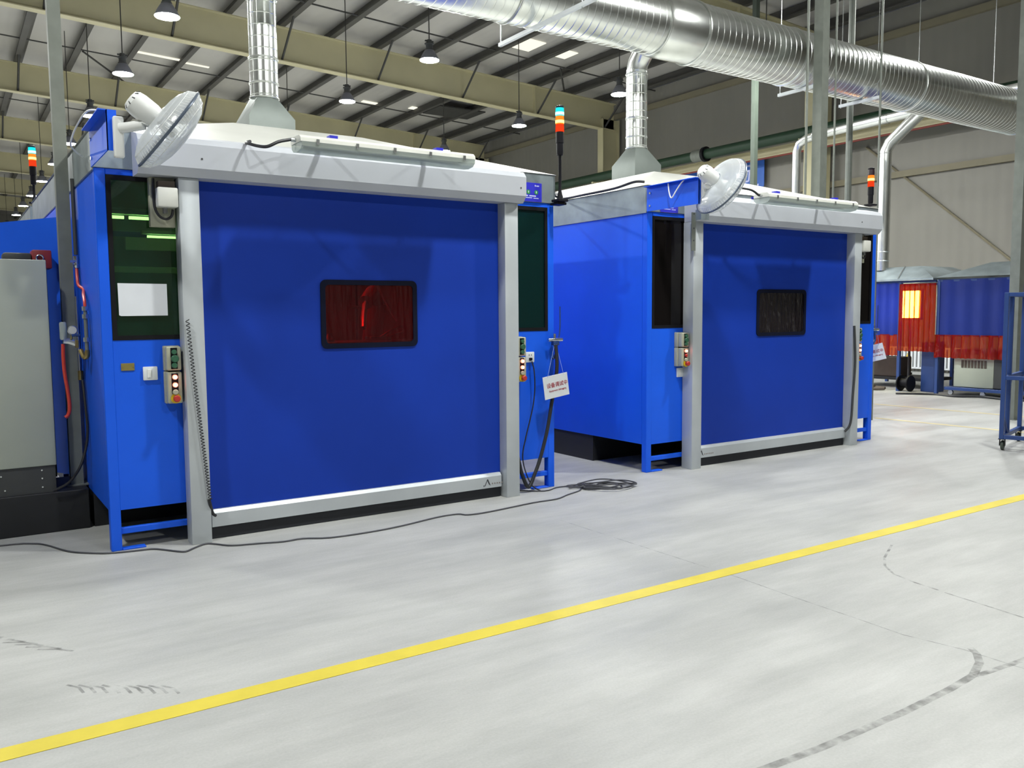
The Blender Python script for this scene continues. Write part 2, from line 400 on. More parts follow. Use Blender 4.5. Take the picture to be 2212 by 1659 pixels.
tag(MB().box((20.33, YB + .1, 6.055), (20.38, YF - .1, 6.095)).build('conductor_rail', 'redline'), 'thin red conductor rail under the beige crane beam', 'rail')
r = thing('green_pipe', 'dark green pipe running along the right wall above the crane beam', 'pipe', (19.95, 18, 6.47))
MB().cyl((19.95, 2, 6.47), (19.95, 60, 6.47), .155, 20).build('pipe_run', 'gpipe', r)
MB().cyl((19.95, 19.1, 6.47), (19.95, 19.5, 6.47), .19, 20).build('coupling', 'post', r)
MB().cyl((19.95, 18.97, 6.47), (19.95, 19.07, 6.47), .23, 20).build('flange', 'blackpl', r)
for yy in (15.4, 24.4, 33.4): MB().box((19.8, yy - .05, 6.27), (20.18, yy + .05, 6.315)).build('pipe_bracket', 'olive', r)
r = thing('wall_banner', 'blue banner with large white characters on the right wall behind the fan', 'banner', (21.0, 19.3, 5.2))
MB().box((20.93, 17.55, 5.38), (20.95, 22.0, 6.20), .004, 1).build('cloth', 'banner', r)
WM = lambda p, e=0: Matrix.Translation(p) @ Matrix(((0, 0, -1, 0), (-1, 0, 0, 0), (0, 1, 0, 0), (0, 0, 0, 1)))
MB().add_mesh(text_mesh('防', .68, .002), WM((20.927, 18.36, 5.84))).build('character', 'whiteink', r)
MB().box((20.923, 17.75, 5.43), (20.929, 18.6, 5.48)).build('underline', 'whiteink', r)

# ------------------------------------------------------------------ high bay lamps
def make_lamp(x, y, z, label, hang):
    r = thing('high_bay_lamp', label, 'ceiling lamp', (x, y, z), 'high bay lamps')
    MB().cyl((x, y, z + .42), (x, y, z + hang), .012, 6).build('hanging_rod', 'rod', r)
    h = MB(); h.lathe([(.03, .43), (.055, .42), (.06, .36), (.10, .35), (.10, .33), (.075, .32), (.075, .24), (.09, .23), (.09, .20)], (x, y, z), (0, 0, 1), 16)
    h.box((x - .10, y - .02, z + .38), (x + .10, y + .02, z + .41), .005, 1)
    h.build('driver_housing', 'dkgrey', r)
    MB().lathe([(.085, .21), (.10, .20), (.15, .12), (.195, .035), (.205, .0)], (x, y, z), (0, 0, 1), 28, False).build('reflector', 'reflector', r)
    MB().lathe([(.2045, 0), (.20, -.010), (.12, -.020), (.0, -.024)], (x, y, z), (0, 0, 1), 28, False).build('lamp_face', 'lamp', r)
    return r
A, B_, C_ = 3.45, 8.97, 14.3
seen = [(A, 15.76, 6.71, 'nearest high bay lamp of the left row, at the top edge of the photo'), (A, 20.07, 6.75, 'second nearest high bay lamp of the left row, above the first fan'),
        (A, 24.9, 6.80, 'high bay lamp just above the blue bracket of the first fan'), (A, 29.3, 6.82, 'high bay lamp of the left row hidden behind the tall left post'),
        (A, 33.6, 6.84, 'high bay lamp of the left row right of the distant signal tower top'), (A, 38.1, 6.85, 'high bay lamp of the left row right of the distant signal tower body'),
        (A, 42.9, 6.86, 'high bay lamp of the left row at the pole of the distant signal tower'), (A, 47.6, 6.93, 'second farthest high bay lamp at the left edge'), (A, 52.4, 6.97, 'farthest high bay lamp, lowest at the left edge'),
        (B_, 16.58, 7.03, 'large high bay lamp hanging in front of the olive beam, top centre'), (B_, 21.07, 7.09, 'high bay lamp hanging right of the first booth riser'),
        (C_, 16.55, 7.01, 'high bay lamp half hidden by the second booth riser'), (C_, 21.0, 7.06, 'high bay lamp left of the cyan and red signal tower')]
hidden = [(2.2, 14.0, 6.7), (4.15, 3.8, 6.9), (3.6, -3.2, 6.8), (B_, 12.1, 7.05), (B_, 3.8, 6.9), (C_, 12.0, 7.0), (C_, 7.5, 7.0),  # unseen lamps: some follow shadows and rows, others added as fill light
          (-2.1, 3.6, 6.9), (-2.1, 11, 6.9), (B_, 25.6, 7.05), (C_, 25.5, 7.05), (-2.1, 20, 6.9), (-2.1, 31, 6.9), (B_, 34, 7), (C_, 36, 7), (-2.1, 43, 6.9), (B_, 46, 7), (-2.1, 56, 6.9), (A, 60, 7), (B_, 62, 7), (A, 72, 7)]
for x, y, z, lb in seen: make_lamp(x, y, z, lb, zb(x, -.15) - z)
for x, y, z in hidden: make_lamp(x, y, z, 'unseen high bay lamp out of the picture, lighting the shop floor', zb(x, -.15) - z)

# ------------------------------------------------------------------ welding booths
X0, X1, Y0, Y1 = .865, 4.61, 6.23, 10.62
def booth(ox, oy, label, full=True, gl=('glassG', 'glassT')):
    x0, x1, y0, y1 = X0 + ox, X1 + ox, Y0 + oy, Y1 + oy
    r = thing('welding_booth', label, 'welding booth', ((x0 + x1) / 2, y0, 0), 'blue welding booths')
    for (xa, ya) in ((x0, y0), (x1 - .068, y0), (x0, y1 - .07), (x1 - .068, y1 - .07)):
        MB().box((xa, ya, 0), (xa + .068, ya + .07, 2.575), .004, 1).build('corner_leg', 'blue', r)
    for xa, xb in ((x0 + .0685, 1.60 + ox), (3.95 + ox, x1 - .0685)):
        MB().box((xa, y0 + .015, .11), (xb, y0 + .055, .152), .003, 1).build('foot_rail', 'blue', r)
    for xa, xb in ((x0 + .07, x0 + .22), (x1 - .24, x1 - .07)):
        MB().box((xa, y0 - .005, 0), (xb, y0 + .06, .012), .003, 1).build('foot_plate', 'blue', r)
    MB().box((x0, y0 + .0705, .28), (x0 + .02, y1 - .0705, 2.56)).build('side_panel', 'blue', r)
    MB().box((x1 - .02, y0 + .0705, .28), (x1, y1 - .0705, 2.56)).build('side_panel', 'blue', r)
    MB().box((x0 + .0685, y1 - .03, .28), (x1 - .0685, y1, 2.56)).build('back_panel', 'blue', r)
    MB().box((x0 - .01, y0 - .012, 2.575), (x1 + .01, y0 + .01, 2.825), .003, 1).build('top_band', 'galv', r)
    for xa, xb in ((x0 - .01, x0 + .012), (x1 - .012, x1 + .01)):
        MB().box((xa, y0 + .0105, 2.56), (xb, y1, 2.825), .003, 1).build('top_band', 'galv', r)
    MB().box((x0 + .013, y1 - .02, 2.575), (x1 - .013, y1 + .01, 2.825)).build('top_band', 'galv', r)
    t = 1.282; e = .02
    b = MB(); lo = [(x0 - e, y0 - e, 2.826), (x1 + e, y0 - e, 2.826), (x1 + e, y1 + e, 2.826), (x0 - e, y1 + e, 2.826)]
    hi = [(x0 + t, y0 + t, 3.245), (x1 - t, y0 + t, 3.245), (x1 - t, y1 - t, 3.245), (x0 + t, y1 - t, 3.245)]
    lv = [b.bm.verts.new(p) for p in lo]; hv = [b.bm.verts.new(p) for p in hi]
    for k in range(4): b.bm.faces.new((lv[k], lv[(k + 1) % 4], hv[(k + 1) % 4], hv[k]))
    b.bm.faces.new(hv); b.build('roof_hood', 'hood', r)
    cx, cy = 2.74 + ox, 8.48 + oy; w = .225
    b = MB(); sq = lambda z, s: [b.bm.verts.new((cx + s * a, cy + s * c, z)) for a, c in ((-1, -1), (0, -1), (1, -1), (1, 0), (1, 1), (0, 1), (-1, 1), (-1, 0))]
    q0, q1 = sq(3.24, w), sq(3.50, w)
    rd = [b.bm.verts.new((cx + .14 * math.cos(a), cy + .14 * math.sin(a), 3.71)) for a in [math.radians(-135 + 45 * i) for i in range(8)]]
    for P, Q in ((q0, q1), (q1, rd)):
        for k in range(8): b.bm.faces.new((P[k], P[(k + 1) % 8], Q[(k + 1) % 8], Q[k]))
    b.bm.faces.new(rd); b.build('duct_collar', 'collar', r)
    MB().box((x0 + .01, y0 + .85, 0), (3.98 + ox, y1 - .05, .28)).build('base_plinth', 'black', r)
    MB().box((x0 + .0685, y0 + .0, 2.535), (x1 - .0685, y0 + .05, 2.574), .003, 1).build('top_rail', 'blue', r)
    for sd, (xa, xb) in enumerate(((x0 + .0685, 1.50 + ox), (3.985 + ox, x1 - .0685))):
        MB().box((xa, y0 + .004, .28), (xb, y0 + .024, 1.437)).build('front_panel', 'blue', r)
        b = MB(); zz0, zz1 = 1.438, 2.534; fw = .03
        for p, q in (((xa, zz0), (xb, zz0 + fw)), ((xa, zz1 - fw), (xb, zz1)), ((xa, zz0 + fw), (xa + fw, zz1 - fw)), ((xb - fw, zz0 + fw), (xb, zz1 - fw))):
            b.box((p[0], y0 + .0, p[1]), (q[0], y0 + .03, q[1]))
        fr = b.build('viewing_window', 'blackpl', r)
        MB().box((xa + fw, y0 + .012, zz0 + fw), (xb - fw, y0 + .018, zz1 - fw)).build('pane', gl[sd], fr)
    # interior lining and lamps
    if full:
        b = MB()
        b.box((x0 + .021, y0 + .08, .30), (x0 + .04, y1 - .08, 2.5)); b.box((x1 - .04, y0 + .08, .30), (x1 - .021, y1 - .08, 2.5)); b.box((x0 + .05, y1 - .06, .3), (x1 - .05, y1 - .04, 2.5)); b.box((x0 + .05, y0 + .3, .281), (x1 - .05, y1 - .1, .295))
        b.build('inner_lining', 'interior', r)
    return r
b1 = booth(0, 0, 'large blue welding booth in the foreground with red door window')
b2 = booth(4.88, 0, 'blue welding booth on the right with dark door window', gl=('glassK', 'glassK'))
b3 = booth(0, 4.70, 'blue welding booth in the back row, hood just visible behind the left post', full=False, gl=('glassK', 'glassK'))
# interior of the first booth, seen through glass
r = thing('booth_interior_lamp', 'lit tube lamp inside the first booth behind the green glass', 'lamp', (1.5, 8.0, 2.45))
for xa, xb in ((1.12, 1.33), (1.37, 1.60), (1.64, 2.2)):
    MB().cyl((xa, 8.0, 2.445), (xb, 8.0, 2.445), .014, 10).build('tube', 'tube', r)
MB().cyl((2.3, 8.0, 2.445), (3.6, 8.0, 2.445), .014, 10).build('tube', 'tube', r)  # unseen tube run added to brighten the booth interior
MB().cyl((1.70, 9.0, 2.375), (3.9, 9.0, 2.375), .014, 10).build('tube', 'tube', r)
MB().box((1.65, 8.99, 2.40), (3.95, 9.05, 2.44), .005, 1).build('batten', 'white', r)
MB().box((1.1, 7.99, 2.47), (3.7, 8.05, 2.51), .005, 1).build('batten', 'white', r)
for z0, z1, xa, xb, yy, lb in ((2.0, 2.06, .95, 3.0, 8.6, 'pale rail inside the first booth behind the green glass, lower one'), (2.22, 2.34, 1.45, 3.2, 8.7, 'pale beam inside the first booth behind the green glass, upper one')):
    tag(MB().box((xa, yy, z0), (xb, yy + .06, z1), .004, 1).build('inner_rail', 'paleplastic'), lb, 'rail', 'rails in the first booth')
# welding robot inside booth one
r = thing('welding_robot', 'dim welding robot inside the first booth behind the red window', 'robot', (3.95, 8.9, .295))
MB().lathe([(.28, 0), (.28, .06), (.2, .1), (.18, .45), (.22, .5), (.22, .6)], (3.95, 8.9, .296), (0, 0, 1), 24).build('base', 'orange', r)
MB().tube([(3.95, 8.9, .9), (3.98, 8.82, 1.3), (4.02, 8.75, 1.72)], .11, 14, 6).build('lower_arm', 'orange', r)
MB().tube([(4.02, 8.75, 1.72), (3.85, 8.45, 1.84), (3.62, 8.15, 1.72)], .075, 14, 6).build('upper_arm', 'orange', r)
MB().tube([(3.62, 8.15, 1.72), (3.55, 8.05, 1.58), (3.5, 7.95, 1.46)], .03, 10, 6).build('torch', 'chrome', r)
MB().tube([(3.60, 7.85, 2.3), (3.61, 7.85, 1.95), (3.66, 7.85, 1.80), (3.74, 7.85, 1.66), (3.82, 7.85, 1.53)], .012, 8, 8).build('reflection_curve', 'whitecable', r)  # cable shape stands in for a curved reflection line in the red window
r = thing('work_table', 'steel work table inside the first booth behind the red window', 'table', (3.4, 7.6, .296))
MB().box((2.85, 7.3, 1.31), (4.2, 7.9, 1.345), .005, 1).build('tabletop', 'galv', r)
for xa in (2.9, 4.1):
    for ya in (7.33, 7.82): MB().box((xa, ya, .296), (xa + .05, ya + .05, 1.31)).build('leg', 'interior', r)
tag(MB().tube([(3.50, 7.6, 1.36), (3.62, 7.6, 1.43), (3.74, 7.62, 1.475), (3.80, 7.65, 1.43), (3.72, 7.68, 1.40), (3.60, 7.66, 1.36)], .013, 8, 6).build('loose_cable', 'chrome'), 'bright bent cable on the work table behind the red window', 'cable')
tag(MB().box((3.40, 7.55, 1.346), (3.62, 7.7, 1.385), .012, 2).build('steel_part', 'chrome'), 'flat bright steel part on the work table behind the red window', 'part', 'parts on the work table')
tag(MB().lathe([(.05, 0), (.055, .02), (.03, .05), (.02, .075)], (3.0, 7.6, 1.346), (0, 0, 1), 14).build('steel_part', 'chrome'), 'small round steel part at the left of the work table behind the red window', 'part', 'parts on the work table')
tag(MB().box((3.60, 8.5, 1.66), (3.80, 8.54, 1.69), .004, 1).build('inner_rail', 'clip'), 'short bright rail inside the first booth behind the red window', 'rail', 'rails in the first booth')

# ------------------------------------------------------------------ roller doors
def door(ox, mir, dz, win, label, panemat, wl):
    XM = 2.7425
    X = (lambda x: ox + (2 * XM - x if mir else x))
    def bx(b, xa, xb, y0, y1, z0, z1, bev=0.): a, c = sorted((X(xa), X(xb))); return b.box((a, y0, z0), (c, y1, z1), bev)
    r = thing('roller_door', label, 'door', (ox + XM, 6.2, 0), 'roller doors')
    for xa, xb in ((1.36, 1.495), (3.99, 4.125)): bx(MB(), xa, xb, 6.085, 6.226, 0, 2.529 + dz, .004).build('guide_post', 'alu', r)
    prof = [(6.0, 2.585), (6.0, 2.742), (6.035, 2.785), (6.217, 2.83), (6.217, 2.5305), (6.05, 2.5305)]
    xa, xb = sorted((X(1.10), X(4.125 if mir else 4.155)))
    MB().prism([(xa, y, z + dz) for y, z in prof], (xb - xa, 0, 0)).build('header_box', 'header', r)
    for xs in (1.5, 4.1):
        MB().cyl((X(xs), 5.997, 2.65 + dz), (X(xs), 6.0, 2.65 + dz), .007, 8).build('screw', 'dkgrey', r)
    wx0, wx1, wz0, wz1 = win; cx0, cx1 = sorted((X(1.4945), X(3.9905)))
    b = MB(); y0, y1 = 6.195, 6.203; i = .02
    b.box((cx0, y0, .20), (wx0 + i, y1, 2.53 + dz)); b.box((wx1 - i, y0, .20), (cx1, y1, 2.53 + dz))
    b.box((wx0 + i, y0, .20), (wx1 - i, y1, wz0 + i)); b.box((wx0 + i, y0, wz1 - i), (wx1 - i, y1, 2.53 + dz))
    b.build('curtain', 'curtain', r)
    def rr(x0, x1, z0, z1, rad, n=6):
        P = []
        for cx, cz, a0 in ((x1 - rad, z1 - rad, 0), (x0 + rad, z1 - rad, 90), (x0 + rad, z0 + rad, 180), (x1 - rad, z0 + rad, 270)):
            for k in range(n + 1): a = math.radians(a0 + 90 * k / n); P.append((cx + rad * math.cos(a), cz + rad * math.sin(a)))
        return P
    b = MB(); fo = rr(wx0, wx1, wz0, wz1, .045); fi = rr(wx0 + .038, wx1 - .038, wz0 + .038, wz1 - .038, .03)
    vs = [[b.bm.verts.new((x, y, z)) for x, z in P] for P, y in ((fo, 6.194), (fo, 6.186), (fi, 6.184), (fi, 6.194))]
    for P, Q in zip(vs, vs[1:]):
        for k in range(len(P)): b.bm.faces.new((P[k], P[(k + 1) % len(P)], Q[(k + 1) % len(P)], Q[k]))
    fr = b.build('window_frame', 'frame', r)
    b = MB(); P = rr(wx0 + .03, wx1 - .03, wz0 + .03, wz1 - .03, .03); b.prism([(x, 6.1935, z) for x, z in P], (0, .001, 0)); b.build('window_pane', panemat, fr)
    prof = [(6.150, .092), (6.150, .190), (6.172, .214), (6.205, .214), (6.205, .092)]
    b = MB(); b.prism([(cx0 + .02, y, z) for y, z in prof], (cx1 - cx0 - .035, 0, 0)); bar = b.build('bottom_bar', 'alu', r)
    MB().box((cx0 + .01, 6.175, .0), (cx1 - .01, 6.21, .0915), .004, 1).build('rubber_seal', 'rubber', r)
    lx = (X(1.60) if not mir else X(3.98)) if wl is None else wl
    b = MB(); y = 6.1485
    b.prism([(lx, y, .112), (lx + .008, y, .112), (lx + .034, y, .168), (lx + .030, y, .172)], (0, .001, 0)); b.prism([(lx + .026, y, .165), (lx + .036, y, .170), (lx + .062, y, .112), (lx + .044, y, .125)], (0, .001, 0)); b.box((lx - .01, y, .108), (lx - .004, y + .001, .122))
    b.build('door_logo', 'darkink', bar)
    b = MB()
    for k in range(6): b.box((lx + .075 + .024 * k, y, .122), (lx + .088 + .024 * k, y + .001, .134))
    b.build('faded_lettering', 'greyink', bar)
    # drive unit
    bx(MB(), 1.190, 1.352, 6.168, 6.226, 2.20 + dz, 2.5295 + dz, .004).build('drive_plate', 'beigebox', r)
    mb = bx(MB(), 1.222, 1.352, 6.06, 6.1675, 2.325 + dz, 2.455 + dz, .01).build('drive_cover', 'paleplastic', r)
    bx(MB(), 1.235, 1.34, 6.10, 6.1675, 2.456 + dz, 2.50 + dz).build('terminal_block', 'brown', r)
    pts = [(X(x), yy, z + dz) for x, yy, z in ((1.215, 6.155, 2.52), (1.212, 6.145, 2.44), (1.215, 6.14, 2.33), (1.24, 6.13, 2.27), (1.28, 6.12, 2.25), (1.315, 6.12, 2.27), (1.325, 6.11, 2.315))]
    MB().tube(pts, .009, 8, 6).build('drive_cable', 'cable', mb)
    MB().cyl((X(1.275), 6.12, 2.324 + dz), (X(1.275), 6.12, 2.285 + dz), .016, 10).build('cable_gland', 'chrome', mb)
    return r
door(0, False, 0, (2.381, 3.199, 1.338, 1.864), 'blue roller door with a red window on the first booth', 'vinylR', 3.80)
door(4.87, True, -.038, (7.30, 8.126, 1.328, 1.834), 'blue roller door with a dark window on the second booth', 'vinylK', 6.405)
# coiled cord of the first door
pts = []; P = [(1.379, 6.066, 1.574), (1.389, 6.066, 1.416), (1.409, 6.066, 1.161), (1.442, 6.066, .805), (1.469, 6.066, .509), (1.487, 6.068, .31)]
N = 620; acc = 0
for k in range(N + 1):
    s = k / N; D_ = [0]
    for a_, b_ in zip(P, P[1:]): D_.append(D_[-1] + (V(b_) - V(a_)).length)
    t_ = (s ** .93) * D_[-1]; i = max(j for j in range(len(P) - 1) if D_[j] <= t_ + 1e-9); f = (t_ - D_[i]) / (D_[i + 1] - D_[i])
    c = V(P[i]).lerp(V(P[i + 1]), f); acc += 2 * PI / 11 if s > .0 else 0
    wgt = .011
    pts.append(c + V((wgt * math.cos(acc), wgt * .9 * math.sin(acc) - .004, 0)))
b = MB(); b.tube(pts, .0032, 5)
b.tube([pts[-1], (1.495, 6.09, .25), (1.512, 6.115, .2), (1.535, 6.13, .178)], .011, 8, 5)
tag(b.build('coiled_cord', 'cable'), 'black coiled cord hanging down the left post of the first roller door', 'cable')
# smooth strip hose on the right post of the second door
tag(MB().tube([(8.86, 6.07, 1.42), (8.88, 6.06, 1.0), (8.855, 6.062, .6), (8.835, 6.07, .28), (8.80, 6.12, .17)], .014, 8, 6).build('door_cord', 'dkgrey'), 'dark grey cord hanging down the right post of the second roller door', 'cable')

# ------------------------------------------------------------------ fans
def plate_between(b, o, ux, uy, uz, dx, dy, dz):
    m = Matrix((ux, uy, uz)).transposed().to_4x4(); m.translation = o
    r = bmesh.ops.create_cube(b.bm, size=1); bmesh.ops.transform(b.bm, matrix=m @ Matrix.Diagonal((dx, dy, dz, 1)), verts=r['verts'])
def fan(mx, my, mz, c, ax, R, label):
    r = thing('wall_fan', label, 'fan', (mx, my, mz), 'white wall fans')
    MB().box((mx - .028, my - .045, mz - .12), (mx + .03, my, mz + .12), .012, 3).build('wall_base', 'fan', r)
    c = V(c); ax = V(ax).normalized(); t = V((0, 0, 1)); x = ax.cross(t).normalized(); y = x.cross(ax)
    el = c - ax * .17 + V((0, 0, -.09))
    MB().tube([(mx + .01, my - .035, mz + .05), tuple(V((mx + .01, my - .035, mz + .05)).lerp(el, .5)), tuple(el)], .03, 12).build('arm', 'fan', r)
    MB().tube([tuple(el), tuple(c - ax * .15 - V((0, 0, .05))), tuple(c - ax * .09)], .03, 10, 4).build('tilt_joint', 'fan', r)
    m = MB(); m.lathe([(.02, -.262), (.045, -.258), (.065, -.238), (.072, -.20), (.072, -.12), (.066, -.09), (.05, -.085)], c, ax, 24); mo = m.build('motor_housing', 'fan', r)
    v = MB()
    for k in range(10):
        a = 2 * PI * k / 10; d = x * math.cos(a) + y * math.sin(a); v.cyl(c - ax * .250 + d * .050, c - ax * .238 + d * .066, .004, 5)
    v.build('vent_slots', 'darkink', mo)
    # guard: front and rear grilles of wires, film shells, dark rim
    for nm, sgn, pr in (('rear_guard', -1, [(.075, -.088), (.14, -.084), (.20, -.072), (.255, -.045), (R, -.008)]), ('front_guard', 1, [(.05, .105), (.12, .098), (.20, .08), (.255, .048), (R, .008)])):
        g = MB(); n = 72
        for k in range(n):
            a = 2 * PI * k / n; d = x * math.cos(a) + y * math.sin(a)
            g.tube([tuple(c + d * (q * R / .28) + ax * h) for q, h in [(q if q != R else .28, h) for q, h in pr]], .0014, 4, 0, False)
        for q, h in (pr[0], pr[2], pr[3]): g.torus(c + ax * h, ax, q * R / .28, .0022, 48, 5)
        gg = g.build(nm, 'fan', r)
        f = MB(); f.lathe([((q if q != R else .28) * R / .28, h * 1.06) for q, h in pr], c, ax, 48, False); f.build('film_cover', 'fanfilm', gg)
    MB().torus(c, ax, R, .0085, 64, 10).build('guard_rim', 'fangrey', r)
    MB().lathe([(.001, .096), (.045, .094), (.055, .084)], c, ax, 24).build('centre_badge', 'fan', r)
    hub = MB(); hub.lathe([(.03, -.05), (.035, -.02), (.03, .04), (.01, .05)], c, ax, 20); hub.build('hub', 'fan', r)
    for k in range(3):
        bl = MB(); a0 = 2 * PI * k / 3; G = []
        for i in range(7):
            q = .03 + (R * .82 - .03) * i / 6; wd = .25 + .42 * math.sin(PI * (.12 + .8 * i / 6)); row = []
            for j in range(6):
                a = a0 + wd * (j / 5 - .5) * 2 + .12 * i / 6; d = x * math.cos(a) + y * math.sin(a)
                row.append(bl.bm.verts.new(c + d * q + ax * (.035 * (j / 5 - .5))))
            G.append(row)
        for i in range(6):
            for j in range(5): bl.bm.faces.new((G[i][j], G[i + 1][j], G[i + 1][j + 1], G[i][j + 1]))
        bl.build('blade', 'fanblade', r)
    return r
def bracket(x, label):
    r = thing('fan_bracket', label, 'bracket', (x, 6.2, 2.69), 'blue fan brackets')
    b = MB(); b.box((x - .006, 5.53, 2.57), (x, 6.216, 2.805)); b.box((x - .05, 5.53, 2.799), (x - .006, 6.216, 2.805)); b.box((x - .006, 5.53, 2.57), (x + .05, 5.536, 2.805)); b.build('arm_plate', 'blue', r)
    for z in (2.62, 2.74): MB().cyl((x - .012, 6.17, z), (x - .006, 6.17, z), .011, 6).build('bolt', 'chrome', r)
    return r
def brk(ox, lb):
    x = .853 + ox
    r = bracket(x, lb); return r
brk(0, 'blue arm plate holding the fan on the first booth'); brk(4.875, 'long blue arm plate holding the fan on the second booth')
fan(.905, 5.528, 2.645, (1.165, 5.40, 2.70), (.80, -.02, -.60), .275, 'white wall fan seen edge-on above the left of the first booth')
fan(5.765, 5.528, 2.675, (5.885, 5.42, 2.725), (.84, -.13, -.52), .285, 'white wall fan seen from behind at the second booth')
tag(MB().tube([(.845, 5.62, 2.81), (.80, 5.9, 2.86), (.76, 6.1, 2.80), (.74, 6.25, 2.72), (.78, 6.4, 2.70), (.84, 6.5, 2.68)], .006, 6, 6).build('fan_cable', 'whitecable'), 'thin white cable looping from the fan of the first booth', 'cable')
tag(MB().tube([(5.715, 5.63, 2.815), (5.70, 5.7, 2.80), (5.69, 5.78, 2.72), (5.685, 5.84, 2.655), (5.69, 5.88, 2.72), (5.70, 5.90, 2.80), (5.72, 5.93, 2.815)], .006, 6, 6).build('fan_cable', 'whitecable'), 'thin white cable loop over the blue fan bracket of the second booth', 'cable')

# ------------------------------------------------------------------ tube light fixtures over the doors
def tube_light(xa, xb, y, z, label, armx):
    r = thing('tube_light', label, 'light fixture', ((xa + xb) / 2, y, z), 'tube light fixtures')
    cx = lambda pts, x: [(x, y + a, z + c) for a, c in pts]
    body = [(-.10, .0), (-.095, .025), (-.07, .045), (.07, .05), (.10, .025), (.10, .0)]
    b = MB(); b.prism(cx(body, xa), (xb - xa, 0, 0)); b.build('housing', 'paleplastic', r)
    dif = [(-.103, -.001), (-.098, -.03), (-.07, -.052), (.0, -.060), (.07, -.052), (.098, -.03), (.103, -.001)]
    b = MB()
    A_ = [b.bm.verts.new(p) for p in cx(dif, xa + .005)]; B2 = [b.bm.verts.new(p) for p in cx(dif, xb - .005)]
    b.skin([A_, B2], False, False); b.bm.faces.new(A_); b.bm.faces.new(B2); df = b.build('diffuser', 'diffuser', r)
    for yy in (-.045, .045):
        t = MB(); t.cyl((xa + .07, y + yy, z - .018), (xb - .07, y + yy, z - .018), .013, 12); t.build('tube', 'tubeoff', r)
    n = 5
    for k in range(n):
        x = xa + .12 + (xb - xa - .22) * k / (n - 1)
        c = MB(); c.box((x - .011, y - .109, z - .016), (x + .011, y - .101, z + .02), .002, 1); c.build('clip', 'clip', r)
    for x in armx:
        a = MB(); a.box((x - .02, y - .02, z + .051), (x + .02, 6.10, z + .057)); a.box((x - .02, 6.095, z + .035), (x + .02, 6.101, z + .057)); a.box((x - .03, y - .01, z + .055), (x + .03, y + .05, z + .078)); a.build('mounting_arm', 'sticker', r)
    g = MB(); g.cyl((xa, y, z + .02), (xa - .035, y, z + .02), .014, 10); g.build('cable_gland', 'clip', r)
    return r
tube_light(2.076, 3.46, 5.78, 2.777, 'clear unlit tube light mounted above the first roller door', (2.35, 3.2))
tube_light(6.86, 8.31, 5.78, 2.731, 'clear unlit tube light mounted above the second roller door', (7.1, 8.05))
tag(MB().tube([(2.04, 5.78, 2.797), (1.95, 5.76, 2.77), (1.87, 5.76, 2.73), (1.83, 5.85, 2.745), (1.80, 5.95, 2.775), (1.82, 6.06, 2.80), (1.86, 6.1, 2.82)], .011, 8, 6).build('light_cable', 'cable'), 'short black cable feeding the tube light of the first booth', 'cable')
tag(MB().tube([(6.82, 5.78, 2.75), (6.68, 5.76, 2.79), (6.52, 5.8, 2.80), (6.42, 5.9, 2.77), (6.36, 6.05, 2.775), (6.30, 6.1, 2.80)], .011, 8, 6).build('light_cable', 'cable'), 'short black cable feeding the tube light of the second booth', 'cable')

# ------------------------------------------------------------------ signal towers
def tower(x, y, z0, z1, lit, label, basew=True):
    r = thing('signal_tower', label, 'signal tower', (x, y, z0), 'signal towers')
    if basew: MB().box((x - .06, y - .06, z0), (x + .05, y + .05, z0 + .022), .004, 1).build('base_bracket', 'blackpl', r)
    R = .038; zt = z1
    MB().lathe([(.028, .022), (.022, .06), (.0135, .1), (.0135, zt - .44 - z0), (.022, zt - .42 - z0)], (x, y, z0), (0, 0, 1), 14).build('pole', 'blackpl', r)
    MB().lathe([(.026, 0), (.030, .02), (.030, .1), (R - .003, .105), (R - .003, .2)], (x, y, zt - .43), (0, 0, 1), 18).build('body', 'blackpl', r)
    zz = zt - .23
    names = ('red_lens', 'amber_lens', 'green_lens'); mats = lit
    for i in range(3):
        h = .07
        lens = MB(); lens.lathe([(R, 0), (R, .034), (R - .002, .066)], (x, y, zz + .07 * i), (0, 0, 1), 20); L = lens.build(names[i], mats[i][0], r)
        if mats[i][1]:
            q = MB(); q.lathe([(R + .001, 0), (R + .001, .026)], (x, y, zz + .07 * i + .004), (0, 0, 1), 20, False); q.build('lens_glow', mats[i][1], L)
    MB().lathe([(R, 0), (R, .012), (.02, .02)], (x, y, zt - .02), (0, 0, 1), 18).build('cap', 'blackpl', r)
on = (('redlens', None), ('amber', 'amberhot'), ('cyan', 'cyanhot'))
tower(4.60, 6.12, 2.578, 3.415, on, 'signal tower lit cyan and amber on the first booth corner')
tower(9.44, 6.29, 2.862, 3.32, (('redlens', None), ('amber', 'amberhot'), ('greenoff', None)), 'signal tower with only amber and red lit on the second booth', True)
tower(.91, 10.98, 2.852, 3.50, on, 'distant signal tower lit cyan and red at the far left')
tag(MB().box((4.56, 6.10, 2.555), (4.66, 6.216, 2.577), .003, 1).build('tower_shelf', 'blackpl'), 'black shelf plate carrying the signal tower of the first booth', 'bracket')
tag(MB().tube([(4.66, 6.2, 2.60), (4.9, 6.5, 2.70), (5.3, 7.2, 2.84), (5.70, 7.55, 2.845), (5.72, 7.2, 2.845), (5.72, 6.7, 2.85), (5.74, 6.42, 2.88), (5.82, 6.36, 2.88)], .013, 8, 6).build('power_cable', 'cable'), 'thick black cable along the top band of the second booth', 'cable')

